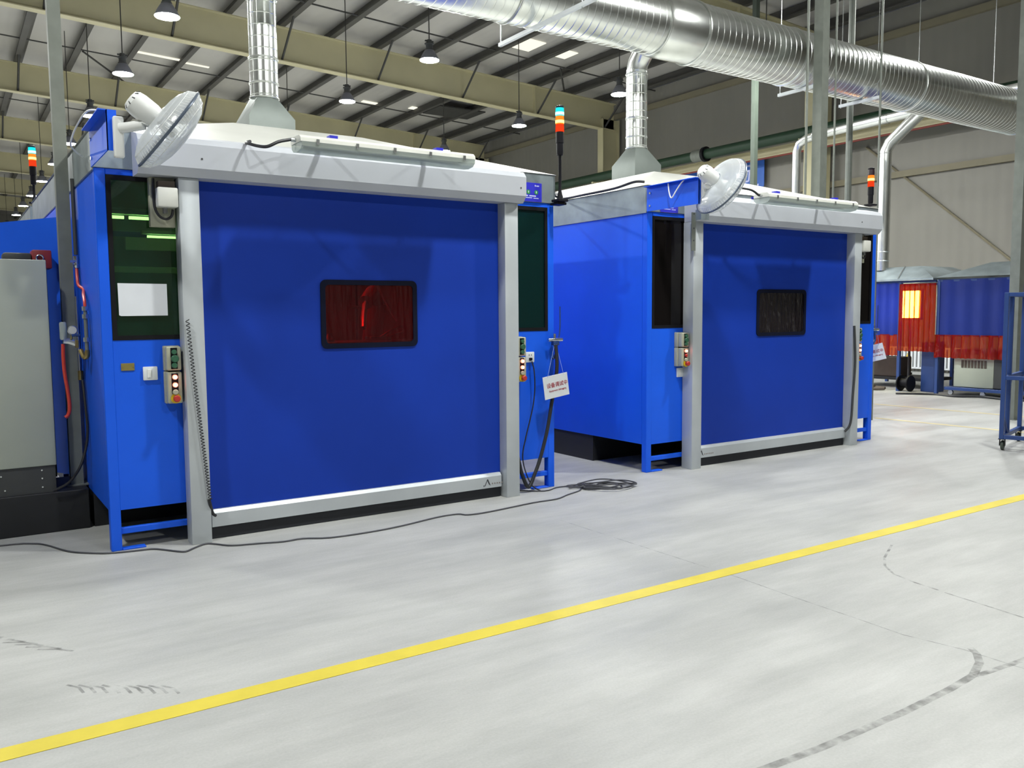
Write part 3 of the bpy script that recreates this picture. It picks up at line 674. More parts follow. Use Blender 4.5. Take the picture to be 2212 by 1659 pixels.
# ------------------------------------------------------------------ push button stations
def station(x, y, z0, z1, kind, label, n=3, lit=2, w=.10):
    d = .11
    r = thing('push_button_station', label, 'control box', (x, y, z0), 'push button stations')
    MB().box((x - w / 2, y - d * .45, z0), (x + w / 2, y, z1), .006, 2).build('back_box', 'beigebox', r)
    MB().box((x - w / 2 + .004, y - d, z0 + .003), (x + w / 2 - .004, y - d * .46, z1 - .003), .012, 3).build('cover', 'beigebox', r)
    yf = y - d
    MB().box((x - .022, yf - .003, z0 + (z1 - z0) * (.32 if kind == 'stop' else .08)), (x + .022, yf - .0005, z1 - .012), .001, 1).build('label_strip', 'blackpl', r)
    H = z1 - z0
    if kind == 'plain':
        for k, (mm, rr_) in enumerate((('greenbtn', .017), ('greenbtn', .026), ('greenbtn', .019))):
            zc = z1 - H * (.24 + .27 * k); q = MB(); q.lathe([(rr_, 0), (rr_, .012), (rr_ * .8, .018)], (x + (.004 if k == 1 else 0), yf - .003, zc), (0, -1, 0), 18); q.build('button', mm, r)
    else:
        for k in range(2):
            zc = z1 - H * (.17 + .24 * k)
            q = MB(); q.lathe([(.0165, 0), (.0165, .012), (.012, .016)], (x, yf - .003, zc), (0, -1, 0), 18); o = q.build('lit_button', 'ledred' if k < lit else 'red', r)
            if k < lit: MB().lathe([(.011, 0), (.008, .004)], (x, yf - .0185, zc), (0, -1, 0), 14).build('lens', 'ledcore', o)
        q = MB(); q.lathe([(.019, 0), (.019, .01), (.015, .014)], (x, yf - .003, z1 - H * .635), (0, -1, 0), 18); q.build('button', 'beigebox', r)
        q = MB(); q.lathe([(.034, 0), (.034, .006)], (x + .002, yf - .001, z0 + H * .17), (0, -1, 0), 22); es = q.build('stop_plate', 'estopy', r)
        q = MB(); q.lathe([(.014, 0), (.014, .018), (.023, .02), (.023, .034), (.018, .04)], (x + .002, yf - .007, z0 + H * .17), (0, -1, 0), 22); q.build('stop_button', 'red', es)
    return r
for ox, xx, who in ((0, 1.295, 'left of the first roller door'), (0, 4.182, 'right of the first roller door'), (4.87, 1.30, 'left of the second roller door'), (4.87, 4.182, 'right of the second roller door')):
    dz = .055 if 'left of the second' in who else 0
    station(xx + ox, 6.233, 1.222 + dz * .4, 1.393, 'plain', 'upper beige button box with dark green buttons %s' % who, w=.105)
    station(xx + ox, 6.233, .995 + dz, 1.218 + dz * .4, 'stop', 'lower beige button box with red lights and yellow stop %s' % who, lit=(1 if 'left of the second' in who else 2), w=.105)

# ------------------------------------------------------------------ switches, plates, paper, notices
def socket(x, z, kind, label):
    r = thing('wall_socket', label, 'socket', (x, 6.234, z), 'white wall sockets')
    MB().box((x - .047, 6.216, z - .047), (x + .047, 6.234, z + .047), .006, 2).build('plate', 'white', r)
    if kind == 'switch': MB().box((x - .022, 6.210, z - .03), (x + .006, 6.216, z + .03), .003, 1).build('rocker', 'fan', r)
    else:
        q = MB()
        for dx in (-.012, .012): q.box((x + dx - .003, 6.2145, z + .012), (x + dx + .003, 6.2165, z + .026))
        q.build('slots', 'darkink', r)
        MB().box((x - .016, 6.195, z - .03), (x + .012, 6.2155, z - .005), .004, 1).build('plug', 'blackpl', r)
socket(1.158, 1.206, 'switch', 'white switch plate on the left front panel of the first booth')
socket(4.335, 1.206, 'plug', 'white socket with a black plug right of the first door')
socket(6.197, .985, 'switch', 'white socket plate below the button boxes of the second booth')
r = thing('name_plate', 'small brass coloured plate on the blue panel of the first booth', 'sign', (1.018, 6.23, 1.257)); MB().box((.976, 6.228, 1.231), (1.06, 6.2335, 1.281), .001, 1).build('plate', 'brass', r)
for xs in (.983, 1.053): MB().cyl((xs, 6.2275, 1.256), (xs, 6.2245, 1.256), .004, 8).build('rivet', 'brassfit', r)
b = MB(); b.prism([(.978, 6.223, 1.606), (.99, 6.223, 1.60), (1.288, 6.223, 1.602), (1.288, 6.223, 1.818), (.976, 6.223, 1.820)], (0, .0012, 0))
r = b.build('paper_sheet', 'paper'); tag(r, 'white sheet of paper taped on the green glass window', 'paper')
def notice(x, z0, label):
    r = thing('safety_notice', label, 'sign', (x, 6.21, z0), 'blue safety notices')
    MB().box((x - .12, 6.2125, z0), (x + .12, 6.2165, z0 + .165), .001, 1).build('panel', 'sticker', r)
    for dx in (-.025, .06):
        o = MB().lathe([(.019, 0), (.019, .0012)], (x + dx, 6.2122, z0 + .083), (0, -1, 0), 20).build('green_symbol', 'green', r)
        MB().box((x + dx - .004, 6.2102, z0 + .075), (x + dx + .004, 6.2108, z0 + .093)).build('symbol_figure', 'whiteink', o)
    q = MB(); q.box((x + .045, 6.2115, z0 + .133), (x + .054, 6.2122, z0 + .147)); q.box((x + .06, 6.2115, z0 + .134), (x + .09, 6.2122, z0 + .143)); q.box((x - .09, 6.2115, z0 + .045), (x - .03, 6.2122, z0 + .056)); q.box((x - .015, 6.2115, z0 + .045), (x + .055, 6.2122, z0 + .055)); q.box((x - .09, 6.2115, z0 + .03), (x + .015, 6.2122, z0 + .036)); q.box((x + .03, 6.2115, z0 + .028), (x + .085, 6.2122, z0 + .034))
    q.build('print', 'whiteink', r)
notice(4.348, 2.576, 'blue notice with two green symbols on the first booth band')
notice(6.02, 2.576, 'small blue notice below the fan bracket of the second booth')

# hanging placards + air cocks
def placard(c, tilt, yaw, label, hook):
    r = thing('hanging_placard', label, 'sign', c, 'hanging placards')
    m = Matrix.Translation(c) @ Matrix.Rotation(yaw, 4, 'Z') @ rotY(tilt)
    w, h = .275, .205
    b = MB(); b.box((-w / 2, -.002, -h / 2), (w / 2, .002, h / 2), .0015, 1); bmesh.ops.transform(b.bm, matrix=m, verts=b.bm.verts[:]); b.build('board', 'white', r)
    MB().add_mesh(text_mesh('设备调试中', .047), m @ Matrix.Translation((.012, -.003, .012)) @ RX).build('red_characters', 'ink', r)
    MB().add_mesh(text_mesh('Equipment debugging', .0225), m @ Matrix.Translation((.012, -.003, -.036)) @ RX).build('small_lettering', 'ink', r)
    for sx in (-.085, .095):
        a = m @ V((sx, -.003, h / 2 - .012)); s = MB(); s.tube([tuple(a), tuple(V(hook))], .0018, 5); s.build('string', 'string', r)
placard((4.535, 6.10, .945), math.radians(-8), 0, 'white placard with red characters hanging at the right of the first booth', (4.575, 6.165, 1.345))
placard((9.68, 6.36, 1.06), math.radians(-15), math.radians(-57), 'white placard half hidden behind the right edge of the second booth', (9.60, 6.27, 1.36))
def cock(x, y, z, label):
    r = thing('air_valve', label, 'valve', (x, y, z), 'air valves')
    MB().cyl((x - .07, y, z), (x + .085, y, z), .016, 12).build('valve_body', 'chrome', r)
    MB().cyl((x, y, z), (x + .0, y, z + .055), .012, 10).build('stem', 'chrome', r)
    MB().box((x - .02, y - .018, z - .05), (x + .045, y + .03, z - .012), .008, 2).build('housing', 'dkblue', r)
    MB().tube([(x + .05, y, z + .02), (x + .062, y, z + .12), (x + .062, y, z + .30)], .006, 8, 4).build('riser_tube', 'dkblue', r)
    MB().tube([(x + .0, y, z - .04), (x + .02, y, z - .12), (x - .02, y, z - .17)], .014, 8, 5).build('hose_stub', 'dkblue', r)
cock(4.575, 6.175, 1.356, 'small air valve on the right leg of the first booth'); cock(9.545, 6.26, 1.36, 'small air valve sticking out right of the second booth')
tag(MB().tube([(4.57, 6.15, 1.31), (4.565, 6.13, 1.08), (4.51, 6.145, .75), (4.465, 6.145, .54), (4.40, 6.15, .32), (4.34, 6.15, .18), (4.262, 6.15, .05), (4.20, 6.16, .17), (4.18, 6.17, .26), (4.172, 6.19, .34)], .017, 10, 6).build('thick_cable', 'cable'), 'thick black cable drooping at the right end of the first booth', 'cable')
tag(MB().tube([(4.335, 6.19, 1.17), (4.345, 6.17, 1.08), (4.35, 6.17, .92), (4.325, 6.17, .75), (4.25, 6.17, .5), (4.215, 6.17, .34), (4.24, 6.17, .2), (4.30, 6.15, .06), (4.38, 6.13, .006)], .0055, 8, 6).build('socket_cord', 'cable'), 'thin black cord hanging from the socket of the first booth', 'cable')

# cord on the floor with its coil
P = [(-.6, 6.9), (.24, 6.84), (.43, 6.77), (.51, 6.67), (.61, 6.42), (.70, 6.30), (.84, 6.19), (.99, 6.15), (1.10, 6.13), (1.16, 6.07), (1.23, 5.97), (1.28, 5.93), (1.35, 5.99), (1.44, 6.05), (1.50, 6.0), (1.58, 5.90), (1.76, 5.84), (1.91, 5.79), (2.05, 5.79), (2.22, 5.70), (2.53, 5.68), (2.8, 5.71), (3.13, 5.79), (3.32, 5.79), (3.38, 5.72), (3.58, 5.71), (4.04, 5.77), (4.29, 5.77), (4.47, 5.85), (4.67, 5.93)]
pts = [(x, y, .0065) for x, y in P]
cxy = V((4.95, 5.92)); ux = V((.90, -.38)).normalized(); uy = V((.38, .90)).normalized()
rnd = random.Random(3)
k0 = 0
for lp in range(6):
    a_ = .25 + rnd.uniform(-.09, .04); b_ = .12 + rnd.uniform(-.05, .06); off = ux * rnd.uniform(-.10, .10) + uy * rnd.uniform(-.05, .07)
    for k in range(14):
        a = PI + 2 * PI * k / 14 + .15 * lp
        p = cxy + off + ux * (a_ * math.cos(a)) + uy * (b_ * math.sin(a) + .035 * math.sin(3 * a + lp)); pts.append((p.x, p.y, .007 + .006 * lp + .004 * math.sin(a * 2 + lp)))
pts += [(4.80, 6.06, .035), (4.72, 6.11, .015), (4.585, 6.16, .0065), (4.40, 6.10, .0065), (4.2, 6.28, .0065)]
tag(MB().tube(pts, .006, 6, 4).build('floor_cable', 'floorcable'), 'long dark cable along the floor ending in a loose coil between the booths', 'cable')

# ------------------------------------------------------------------ left side: cabinet, platform, post, air line, blue wing panel
tag(MB().box((-2.2, 7.06, 0), (.845, 7.72, .30), .006, 1).build('machine_platform', 'black'), 'long low black machine platform at the lower left', 'platform')
r = thing('control_cabinet', 'grey green control cabinet cut by the left edge of the photo', 'cabinet', (.1, 7.4, .3))
MB().box((-.75, 7.075, .502), (.638, 7.60, 2.012), .008, 2).build('body', 'cabinet', r)
MB().box((-.73, 7.09, .30), (.630, 7.58, .5015)).build('plinth', 'dkgrey', r)
for xs, zs in ((.28, .45), (.54, .47), (.54, .41), (.54, .345), (.3, .345)): MB().cyl((xs, 7.089, zs), (xs, 7.083, zs), .006, 8).build('bolt', 'clip', r)
r = thing('red_machine_head', 'dark red machine part with a steel eye behind the grey cabinet', 'machine part', (.6, 7.85, 2.0))
MB().box((.60, 7.68, 1.98), (.735, 7.9, 2.125), .01, 2).build('red_block', 'redpaint', r)
MB().box((.40, 7.70, 1.98), (.599, 7.9, 2.10), .02, 2).build('grey_block', 'dkgrey', r)
MB().torus((.65, 7.665, 2.06), (0, 1, 0), .024, .007, 20, 8).build('lifting_eye', 'chrome', r)
MB().box((.45, 7.75, .3), (.70, 7.88, 1.979)).build('support', 'dkgrey', r)
P0, P1 = V((.855, 7.77)), V((-.9, 11.0)); d = (P1 - P0).normalized(); nn = V((-d.y, d.x)) * .03
r = thing('screen_panel', 'blue angled sheet panel at the far left between cabinet and booth', 'panel', (0, 9, 0))
MB().prism([(P0.x, P0.y, .30), (P1.x, P1.y, .30), (P1.x - abs(nn.x), P1.y, .30), (P0.x - .035, P0.y, .30)], (0, 0, 2.10)).build('sheet', 'blue', r)
for q in (P0 + d * .1, P1 - d * .1): MB().box((q.x - .055, q.y - .02, 0), (q.x - .015, q.y + .02, .30)).build('leg', 'dkblue', r)
def cpost(x, y, w, ztop, label, m='post', g='galvanised posts', z0=0):
    r = thing('steel_post', label, 'post', (x, y, z0), g); h = w / 2; t = .006
    b = MB(); b.box((x - h, y - h, z0 + .01), (x + h, y - h + t, ztop)); b.box((x - h, y - h + t, z0 + .01), (x - h + t, y + h, ztop)); b.box((x + h - t, y - h + t, z0 + .01), (x + h, y + h, ztop)); b.box((x - h + t, y + h - t, z0 + .01), (x - h + .35 * w, y + h, ztop)); b.box((x + h - .35 * w, y + h - t, z0 + .01), (x + h - t, y + h, ztop))
    for zz in [z0 + .6 + .45 * k for k in range(int((min(ztop, 6) - z0 - .6) / .45))]: b.cyl((x - h * .3, y - h - .001, zz), (x - h * .3, y - h, zz), .006, 6)
    b.build('channel', m, r)
    MB().box((x - h - .03, y - h - .03, z0), (x + h + .03, y + h + .03, z0 + .01)).build('base_plate', m, r)
    return r
cpost(.79, 7.30, .088, zb(.8, 0), 'tall galvanised post between the grey cabinet and the first booth', z0=.30)
cpost(9.66, 7.2, .135, zb(9.7, 0), 'wide galvanised post rising right behind the second booth')
cpost(12.86, 6.2, .135, zb(12.9, 0), 'galvanised post near the right edge behind the blue cart')
cpost(15.04, 12.9, .11, zb(15, 0), 'green grey post in front of the blue banner', 'gpost', 'galvanised posts')
for x, y, rr, zt, lb in ((9.53, 7.31, .016, 9.5, 'thin vertical conduit left of the wide galvanised post'), (10.19, 7.36, .013, 9.5, 'thin vertical pipe just right of the wide galvanised post'), (12.15, 8.5, .05, 9.4, 'greenish vertical pipe right of the wide post, behind the duct'), (11.2, 7.35, .015, 9.5, 'thin bright vertical pipe farthest right of the wide post')):
    tag(MB().cyl((x, y, 0), (x, y, zt), rr, 10).build('vertical_pipe', 'post'), lb, 'pipe', 'vertical pipes')
r = thing('air_line', 'galvanised air pipe with valve on the tall left post', 'pipe', (.83, 7.1, .6))
MB().tube([(.845, 7.15, 2.62), (.845, 7.15, 2.06)], .014, 10).build('upper_pipe', 'dkgrey', r)
MB().lathe([(.016, 0), (.022, .01), (.022, .03), (.016, .035), (.02, .06), (.02, .09)], (.845, 7.15, 1.96), (0, 0, 1), 12).build('ball_valve', 'chrome', r)
MB().box((.80, 7.13, 2.0), (.84, 7.14, 2.02), .002, 1).build('valve_handle', 'chrome', r)
MB().tube([(.832, 7.16, 1.75), (.834, 7.16, 1.2), (.838, 7.16, 1.15)], .009, 8).build('thin_pipe', 'clip', r)
MB().cyl((.838, 7.16, 1.19), (.838, 7.16, 1.12), .02, 10).build('brass_union', 'brassfit', r)
tag(MB().tube([(.845, 7.15, 1.965), (.843, 7.12, 1.88), (.845, 7.08, 1.83), (.865, 7.0, 1.80), (.842, 6.82, 1.76), (.835, 6.72, 1.70), (.833, 6.70, 1.655)], .011, 8, 6).build('air_hose', 'redhose'), 'short red air hose bending from the post to the booth side', 'hose')
r = thing('air_filter', 'brass and grey pipe fitting stack on the left side of the first booth', 'fitting', (.83, 6.70, 1.3))
MB().cyl((.833, 6.70, 1.655), (.833, 6.70, 1.36), .013, 10).build('pipe', 'post', r)
for z in (1.64, 1.585, 1.42): MB().cyl((.833, 6.70, z), (.833, 6.70, z + .03), .021, 8).build('collar_nut', 'clip', r)
MB().tube([(.833, 6.70, 1.36), (.832, 6.70, 1.32), (.815, 6.72, 1.31), (.80, 6.76, 1.36)], .017, 8, 4).build('elbow', 'brassfit', r)
MB().box((.775, 6.80, 1.375), (.795, 6.86, 1.43), .004, 1).build('brass_body', 'brassfit', r)
MB().box((.755, 6.84, 1.455), (.815, 6.86, 1.475), .004, 1).build('blue_lever', 'dkblue', r)
r = thing('air_regulator', 'clear air regulator with round gauge in front of the left post', 'regulator', (.74, 6.98, 1.4))
MB().lathe([(.018, 0), (.024, .01), (.024, .12), (.018, .13)], (.716, 6.98, 1.43), (0, 0, 1), 14).build('bowl', 'diffuser', r)
MB().tube([(.712, 6.98, 1.42), (.75, 6.98, 1.415), (.80, 6.97, 1.395)], .026, 10, 4).build('body', 'clip', r)
g = MB(); g.lathe([(.034, 0), (.034, .02), (.03, .024)], (.772, 6.955, 1.50), (0, -1, 0), 22); g = g.build('gauge', 'clip', r)
MB().lathe([(.028, 0), (.028, .001)], (.772, 6.931, 1.50), (0, -1, 0), 20).build('dial', 'paleplastic', g)
MB().cyl((.77, 6.96, 1.47), (.765, 6.975, 1.43), .008, 8).build('gauge_stem', 'brassfit', r)
tag(MB().tube([(.712, 6.98, 1.40), (.708, 6.97, 1.30), (.712, 6.97, 1.18), (.728, 6.97, 1.03), (.732, 6.97, .93), (.72, 6.97, .88), (.70, 6.97, .862)], .013, 8, 6).build('air_hose', 'redhose'), 'bright red hose end dangling below the air regulator', 'hose')
tag(MB().tube([(.842, 7.10, 1.12), (.847, 7.04, .9), (.849, 7.02, .75), (.83, 7.0, .62), (.78, 6.98, .48), (.70, 7.0, .37), (.60, 7.02, .32)], .010, 8, 6).build('black_hose', 'cable'), 'black hose curving down beside the tall left post', 'hose')

# ------------------------------------------------------------------ main duct and branches
YD, ZD = 7.85, 5.06
def spiral(b, xa, xb, R, pitch=.105, n=48):
    prof = [(R, 0)]; x = .02
    while x < xb - xa - .02:
        prof += [(R, x), (R + .0045, x + .006), (R + .0045, x + .012), (R, x + .018)]; x += pitch
    prof.append((R, xb - xa)); b.lathe(prof, (xa, YD, ZD), (1, 0, 0), n, False)
r = thing('main_duct', 'large silver spiral exhaust duct crossing the upper right', 'duct', (9, YD, ZD))
b = MB(); spiral(b, -1.0, 7.30, .345); b.build('spiral_section', 'duct', r)
b = MB(); spiral(b, 7.92, 16.0, .37); b.build('spiral_section', 'duct', r)
MB().lathe([(.346, 0), (.37, .05), (.37, .62)], (7.30, YD, ZD), (1, 0, 0), 48, False).build('tee_section', 'duct', r)
for x, R in ((7.30, .352), (7.92, .375), (9.75, .375), (12.6, .375), (5.2, .35), (3.1, .35), (2.4, .35)):
    MB().torus((x, YD, ZD), (1, 0, 0), R, .013, 48, 8).build('joint_ring', 'duct', r)
MB().lathe([(.375, -.02), (.385, 0), (.385, .02), (.36, .03), (.001, .035)], (16.0, YD, ZD), (1, 0, 0), 48).build('end_cap', 'duct', r)
MB().lathe([(.345, 0), (.001, .001)], (-1.0, YD, ZD), (-1, 0, 0), 40).build('blank_end', 'duct', r)
MB().box((15.72, YD - .47, ZD + .12), (15.98, YD - .36, ZD + .26), .02, 2).build('bracket', 'duct', r)
MB().lathe([(.09, 0), (.09, .16), (.11, .17), (.11, .19)], (15.85, YD - .41, ZD + .12), (0, 0, -1), 18).build('stub_pipe', 'duct', r)
def branch(cx, label):
    cy = 8.48; R = .132
    r = thing('riser_duct', label, 'duct', (cx, cy, 3.7), 'booth riser ducts')
    prof = [(R, 0)]; z = .04
    while z < 1.0: prof += [(R, z), (R + .005, z + .006), (R, z + .012)]; z += .11
    prof.append((R, 1.02)); MB().lathe(prof, (cx, cy, 3.70), (0, 0, 1), 28, False).build('spiral_pipe', 'duct', r)
    b = MB()
    for k in range(14):
        a = 2 * PI * k / 14; b.cyl((cx + (R + .001) * math.cos(a), cy + (R + .001) * math.sin(a), 3.72), (cx + (R + .001) * math.cos(a), cy + (R + .001) * math.sin(a), 4.66), .0035, 5)
    b.build('lock_seam', 'duct', r)
    for z in (3.72, 3.86, 4.10, 4.66): MB().torus((cx, cy, z), (0, 0, 1), R + .004, .010, 32, 8).build('joint_ring', 'duct', r)
    MB().tube([(cx, cy, 4.71), (cx, cy - .03, 4.80), (cx, cy - .12, 4.90), (cx, cy - .22, 4.97), (cx, cy - .35, 5.04)], R, 28, 0, False).build('gored_elbow', 'duct', r)
branch(2.74, 'silver riser duct from the first booth hood'); branch(7.62, 'silver riser duct with elbow from the second booth hood')
for x, ya, yb, lb in ((5.47, 6.2, 8.42, 'white strut hanger crossing under the duct near the first booth, longest'), (10.08, 7.47, 8.22, 'white strut hanger under the duct left of the wide post'), (11.4, 7.5, 8.16, 'white strut hanger under the duct right of the wide post')):
    r = thing('strut_hanger', lb, 'hanger', (x, 7.8, 4.65), 'duct strut hangers'); z = 4.645
    b = MB(); b.box((x - .02, ya, z), (x - .014, yb, z + .04)); b.box((x + .014, ya, z), (x + .02, yb, z + .04)); b.box((x - .014, ya, z), (x + .014, yb, z + .006)); b.build('channel', 'white', r)
    for yy in (yb - .03, ya + .03 if yb - ya < 1.5 else ya + .7): MB().cyl((x, yy, z - .01), (x, yy, zb(x, 0)), .006, 6).build('threaded_rod', 'clip', r)
for x in (13.2, 15.5): tag(MB().cyl((x, 8.0, ZD + .37), (x, 8.0, zb(x, 0)), .007, 6).build('hanger_rod', 'clip'), 'thin hanger rod above the duct, %s of the two at right' % ('left' if x < 14 else 'right'), 'rod', 'duct hanger rods')

# small duct system at right
r = thing('small_duct', 'small silver duct along the right wall with two drops', 'duct', (16.3, 11.5, 5.4))
MB().tube([(16.3, 12.75, 0.1), (16.3, 12.75, 5.2), (16.3, 12.68, 5.36), (16.3, 12.5, 5.44), (16.3, 12.2, 5.47), (16.3, 9.0, 5.55), (16.3, 5.0, 5.6)], .095, 18).build('duct_run', 'duct', r)
for y in (12.3, 11.4, 10.5, 9.6): MB().torus((16.3, y, 5.465 + (12.3 - y) * .025), (0, 1, 0), .098, .008, 24, 6).build('joint_ring', 'duct', r)
MB().tube([(16.0, 10.35, 2.40), (16.0, 10.35, 4.78), (16.03, 10.28, 4.95), (16.15, 10.0, 5.25), (16.28, 9.8, 5.48)], .12, 18).build('drop_pipe', 'duct', r)
for z in (2.6, 2.78, 4.75): MB().torus((16.0, 10.35, z), (0, 0, 1), .123, .009, 24, 6).build('joint_ring', 'duct', r)

# ------------------------------------------------------------------ curtained stations at right
XS = 15.6
def strips(par, y0, y1, z0, z1, w, nm, x=XS):
    n = max(1, round((y1 - y0) / w)); w = (y1 - y0) / n
    for k in range(n):
        ya = y0 + k * w - .012; yb = ya + w + .024; b = MB(); cols = []
        sway = random.uniform(-.012, .012)
        for j in range(6):
            t = j / 5; bow = .03 * (1 - (2 * t - 1) ** 2) + (k % 2) * .006
            cols.append([b.bm.verts.new((x - bow - sway * s, ya + (yb - ya) * t, z1 + (z0 + random.uniform(-.008, .008) - z1) * s)) for s in (0, .33, .66, 1)])
        for A_, B2 in zip(cols, cols[1:]):
            for q in range(3): b.bm.faces.new((A_[q], A_[q + 1], B2[q + 1], B2[q]))
        bmesh.ops.solidify(b.bm, geom=b.bm.faces[:], thickness=.002)
        b.build(nm, 'strip', par)
def wavy(par, y0, y1, z0, z1, name, m):
    b = MB(); n = 48; rows = []
    for zz in (z0, z1):
        rows.append([b.bm.verts.new((XS + .012 * math.sin(k * 1.1) + .03, y0 + (y1 - y0) * k / n, zz)) for k in range(n + 1)])
    for k in range(n): b.bm.faces.new((rows[0][k], rows[0][k + 1], rows[1][k + 1], rows[1][k]))
    bmesh.ops.solidify(b.bm, geom=b.bm.faces[:], thickness=.004); b.build(name, m, par)
def station_frame(par, ys, y0, y1, depth):
    for x in (XS + .06, XS + depth):
        for y in ys: MB().box((x - .03, y - .03, 0), (x + .03, y + .03, 2.15), .003, 1).build('leg', 'dkblue', par)
        MB().box((x - .025, y0, 2.12), (x + .025, y1, 2.165), .003, 1).build('top_rail', 'dkblue', par)
r = thing('curtained_station', 'welding station with red strip doorway and silver hood at right', 'welding station', (XS + 1, 9.9, 0), 'curtained welding stations')
station_frame(r, (9.72, 11.2), 9.0, 11.25, 2.0)
wavy(r, 9.71, 11.2, 1.10, 2.13, 'blue_curtain', 'farblue'); strips(r, 8.98, 9.70, .80, 2.10, .10, 'strip', XS); strips(r, 9.71, 11.2, .70, 1.12, .2, 'skirt_strip', XS + .05)
b = MB(); lo = [(XS - .05, 9.0, 2.20), (XS - .05, 11.3, 2.20), (XS + 2.1, 11.3, 2.20), (XS + 2.1, 9.0, 2.20)]; hi = [(XS + .45, 9.55, 2.46), (XS + .45, 10.8, 2.46), (XS + 1.6, 10.8, 2.46), (XS + 1.6, 9.55, 2.46)]
lv = [b.bm.verts.new(p) for p in lo]; hv = [b.bm.verts.new(p) for p in hi]
for k in range(4): b.bm.faces.new((lv[k], lv[(k + 1) % 4], hv[(k + 1) % 4], hv[k]))
b.bm.faces.new(hv); b.build('hood', 'galv', r)
MB().box((XS - .06, 9.0, 2.166), (XS + 2.1, 11.3, 2.199)).build('hood_rim', 'galv', r)
MB().tube([(XS - .05, 9.72, 2.21), (XS + .44, 9.88, 2.465)], .012, 6).build('seam', 'clip', r)
r = thing('curtained_station', 'welding station with wide blue curtain and red skirt behind the cart', 'welding station', (XS + 1, 8.0, 0), 'curtained welding stations')
station_frame(r, (8.94, 6.3), 6.2, 8.97, 2.0)
wavy(r, 6.3, 8.97, 1.10, 2.15, 'blue_curtain', 'farblue'); strips(r, 6.3, 8.97, .70, 1.13, .17, 'skirt_strip', XS + .03)
b = MB(); lo = [(XS - .05, 6.2, 2.20), (XS - .05, 8.97, 2.20), (XS + 2.1, 8.97, 2.20), (XS + 2.1, 6.2, 2.20)]; hi = [(XS + .45, 6.9, 2.46), (XS + .45, 8.2, 2.46), (XS + 1.6, 8.2, 2.46), (XS + 1.6, 6.9, 2.46)]
lv = [b.bm.verts.new(p) for p in lo]; hv = [b.bm.verts.new(p) for p in hi]
for k in range(4): b.bm.faces.new((lv[k], lv[(k + 1) % 4], hv[(k + 1) % 4], hv[k]))
b.bm.faces.new(hv); b.build('hood', 'galv', r)
r = thing('work_lamp', 'glowing work lamp behind the red strips', 'lamp', (16.25, 9.5, 1.4))
MB().box((16.22, 9.62, 1.40), (16.30, 10.12, 2.02), .01, 1).build('lamp_body', 'dkgrey', r)
MB().box((16.205, 9.65, 1.44), (16.2195, 10.08, 1.98)).build('lamp_face', 'worklight', r)
MB().cyl((16.26, 9.87, 0), (16.26, 9.87, 1.41), .025, 10).build('stand', 'dkgrey', r)
tag(MB().box((15.9, 9.12, 0), (16.25, 9.40, .98), .01, 1).build('machine_pedestal', 'dkblue'), 'dark blue pedestal under the red strip doorway', 'pedestal')
r = thing('power_source', 'grey welding power source on a blue dolly under the red skirt', 'welding machine', (15.95, 8.2, .05))
MB().box((15.75, 7.93, .16), (16.4, 8.66, .86), .01, 2).build('case', 'cabinet', r)
MB().box((15.74, 7.62, .16), (16.4, 7.925, .86), .01, 1).build('dark_side', 'dkgrey', r)
b = MB()
for k in range(8): b.box((15.742, 8.06 + .06 * k, .52), (15.7495, 8.10 + .06 * k, .66))
b.build('louvre', 'brown', r)
MB().box((15.68, 7.2, .09), (16.45, 8.8, .15), .004, 1).build('dolly', 'dkblue', r)
for y in (7.3, 8.1, 8.7): MB().cyl((15.72, y, .045), (15.76, y, .045), .045, 14).build('wheel', 'clip', r)
tag(MB().box((16.4, 10.2, .22), (16.9, 10.75, .62), .01, 1).build('brown_crate', 'brown'), 'dark brown crate under the left curtained station', 'crate')
tag(MB().box((16.3, 9.5, .16), (17.2, 11.2, .22)).build('low_shelf', 'black'), 'low black shelf under the left curtained station', 'shelf')
tag(MB().lathe([(.15, 0), (.16, .01), (.16, .03), (.09, .04), (.09, .2), (.16, .21), (.16, .23), (.15, .24)], (15.72, 9.72, .16), (0, -1, 0), 22).build('wire_spool', 'blackpl'), 'black wire spool beside the blue pedestal', 'spool')
b = MB(); b.tube([(15.4, 10.2, .03), (15.5, 9.9, .05), (15.45, 10.5, .06), (15.6, 10.8, .04), (15.45, 10.1, .09), (15.55, 10.4, .03)], .03, 8, 6); tag(b.build('cable_heap', 'brown'), 'dark heap of cable on the floor under the left station', 'cable')
tag(MB().tube([(15.0, 9.35, .012), (15.2, 9.1, .02), (15.4, 8.8, .012), (15.3, 8.4, .02), (15.5, 8.0, .03), (15.45, 7.5, .02), (15.55, 7.0, .015), (15.5, 6.4, .015)], .022, 8, 6).build('power_cable', 'cable'), 'black cable on the floor along the right curtained station', 'cable')
r = thing('yellow_extinguisher', 'small yellow bottle on a stand seen under the red strips', 'bottle', (19.0, 12.0, 0))
MB().lathe([(.09, 0), (.09, .12)], (19.0, 11.55, 0), (0, 0, 1), 14).build('foot', 'blackpl', r)
MB().lathe([(.06, 0), (.07, .03), (.07, .36), (.03, .42), (.03, .46)], (19.0, 11.55, .12), (0, 0, 1), 16).build('bottle', 'estopy', r)
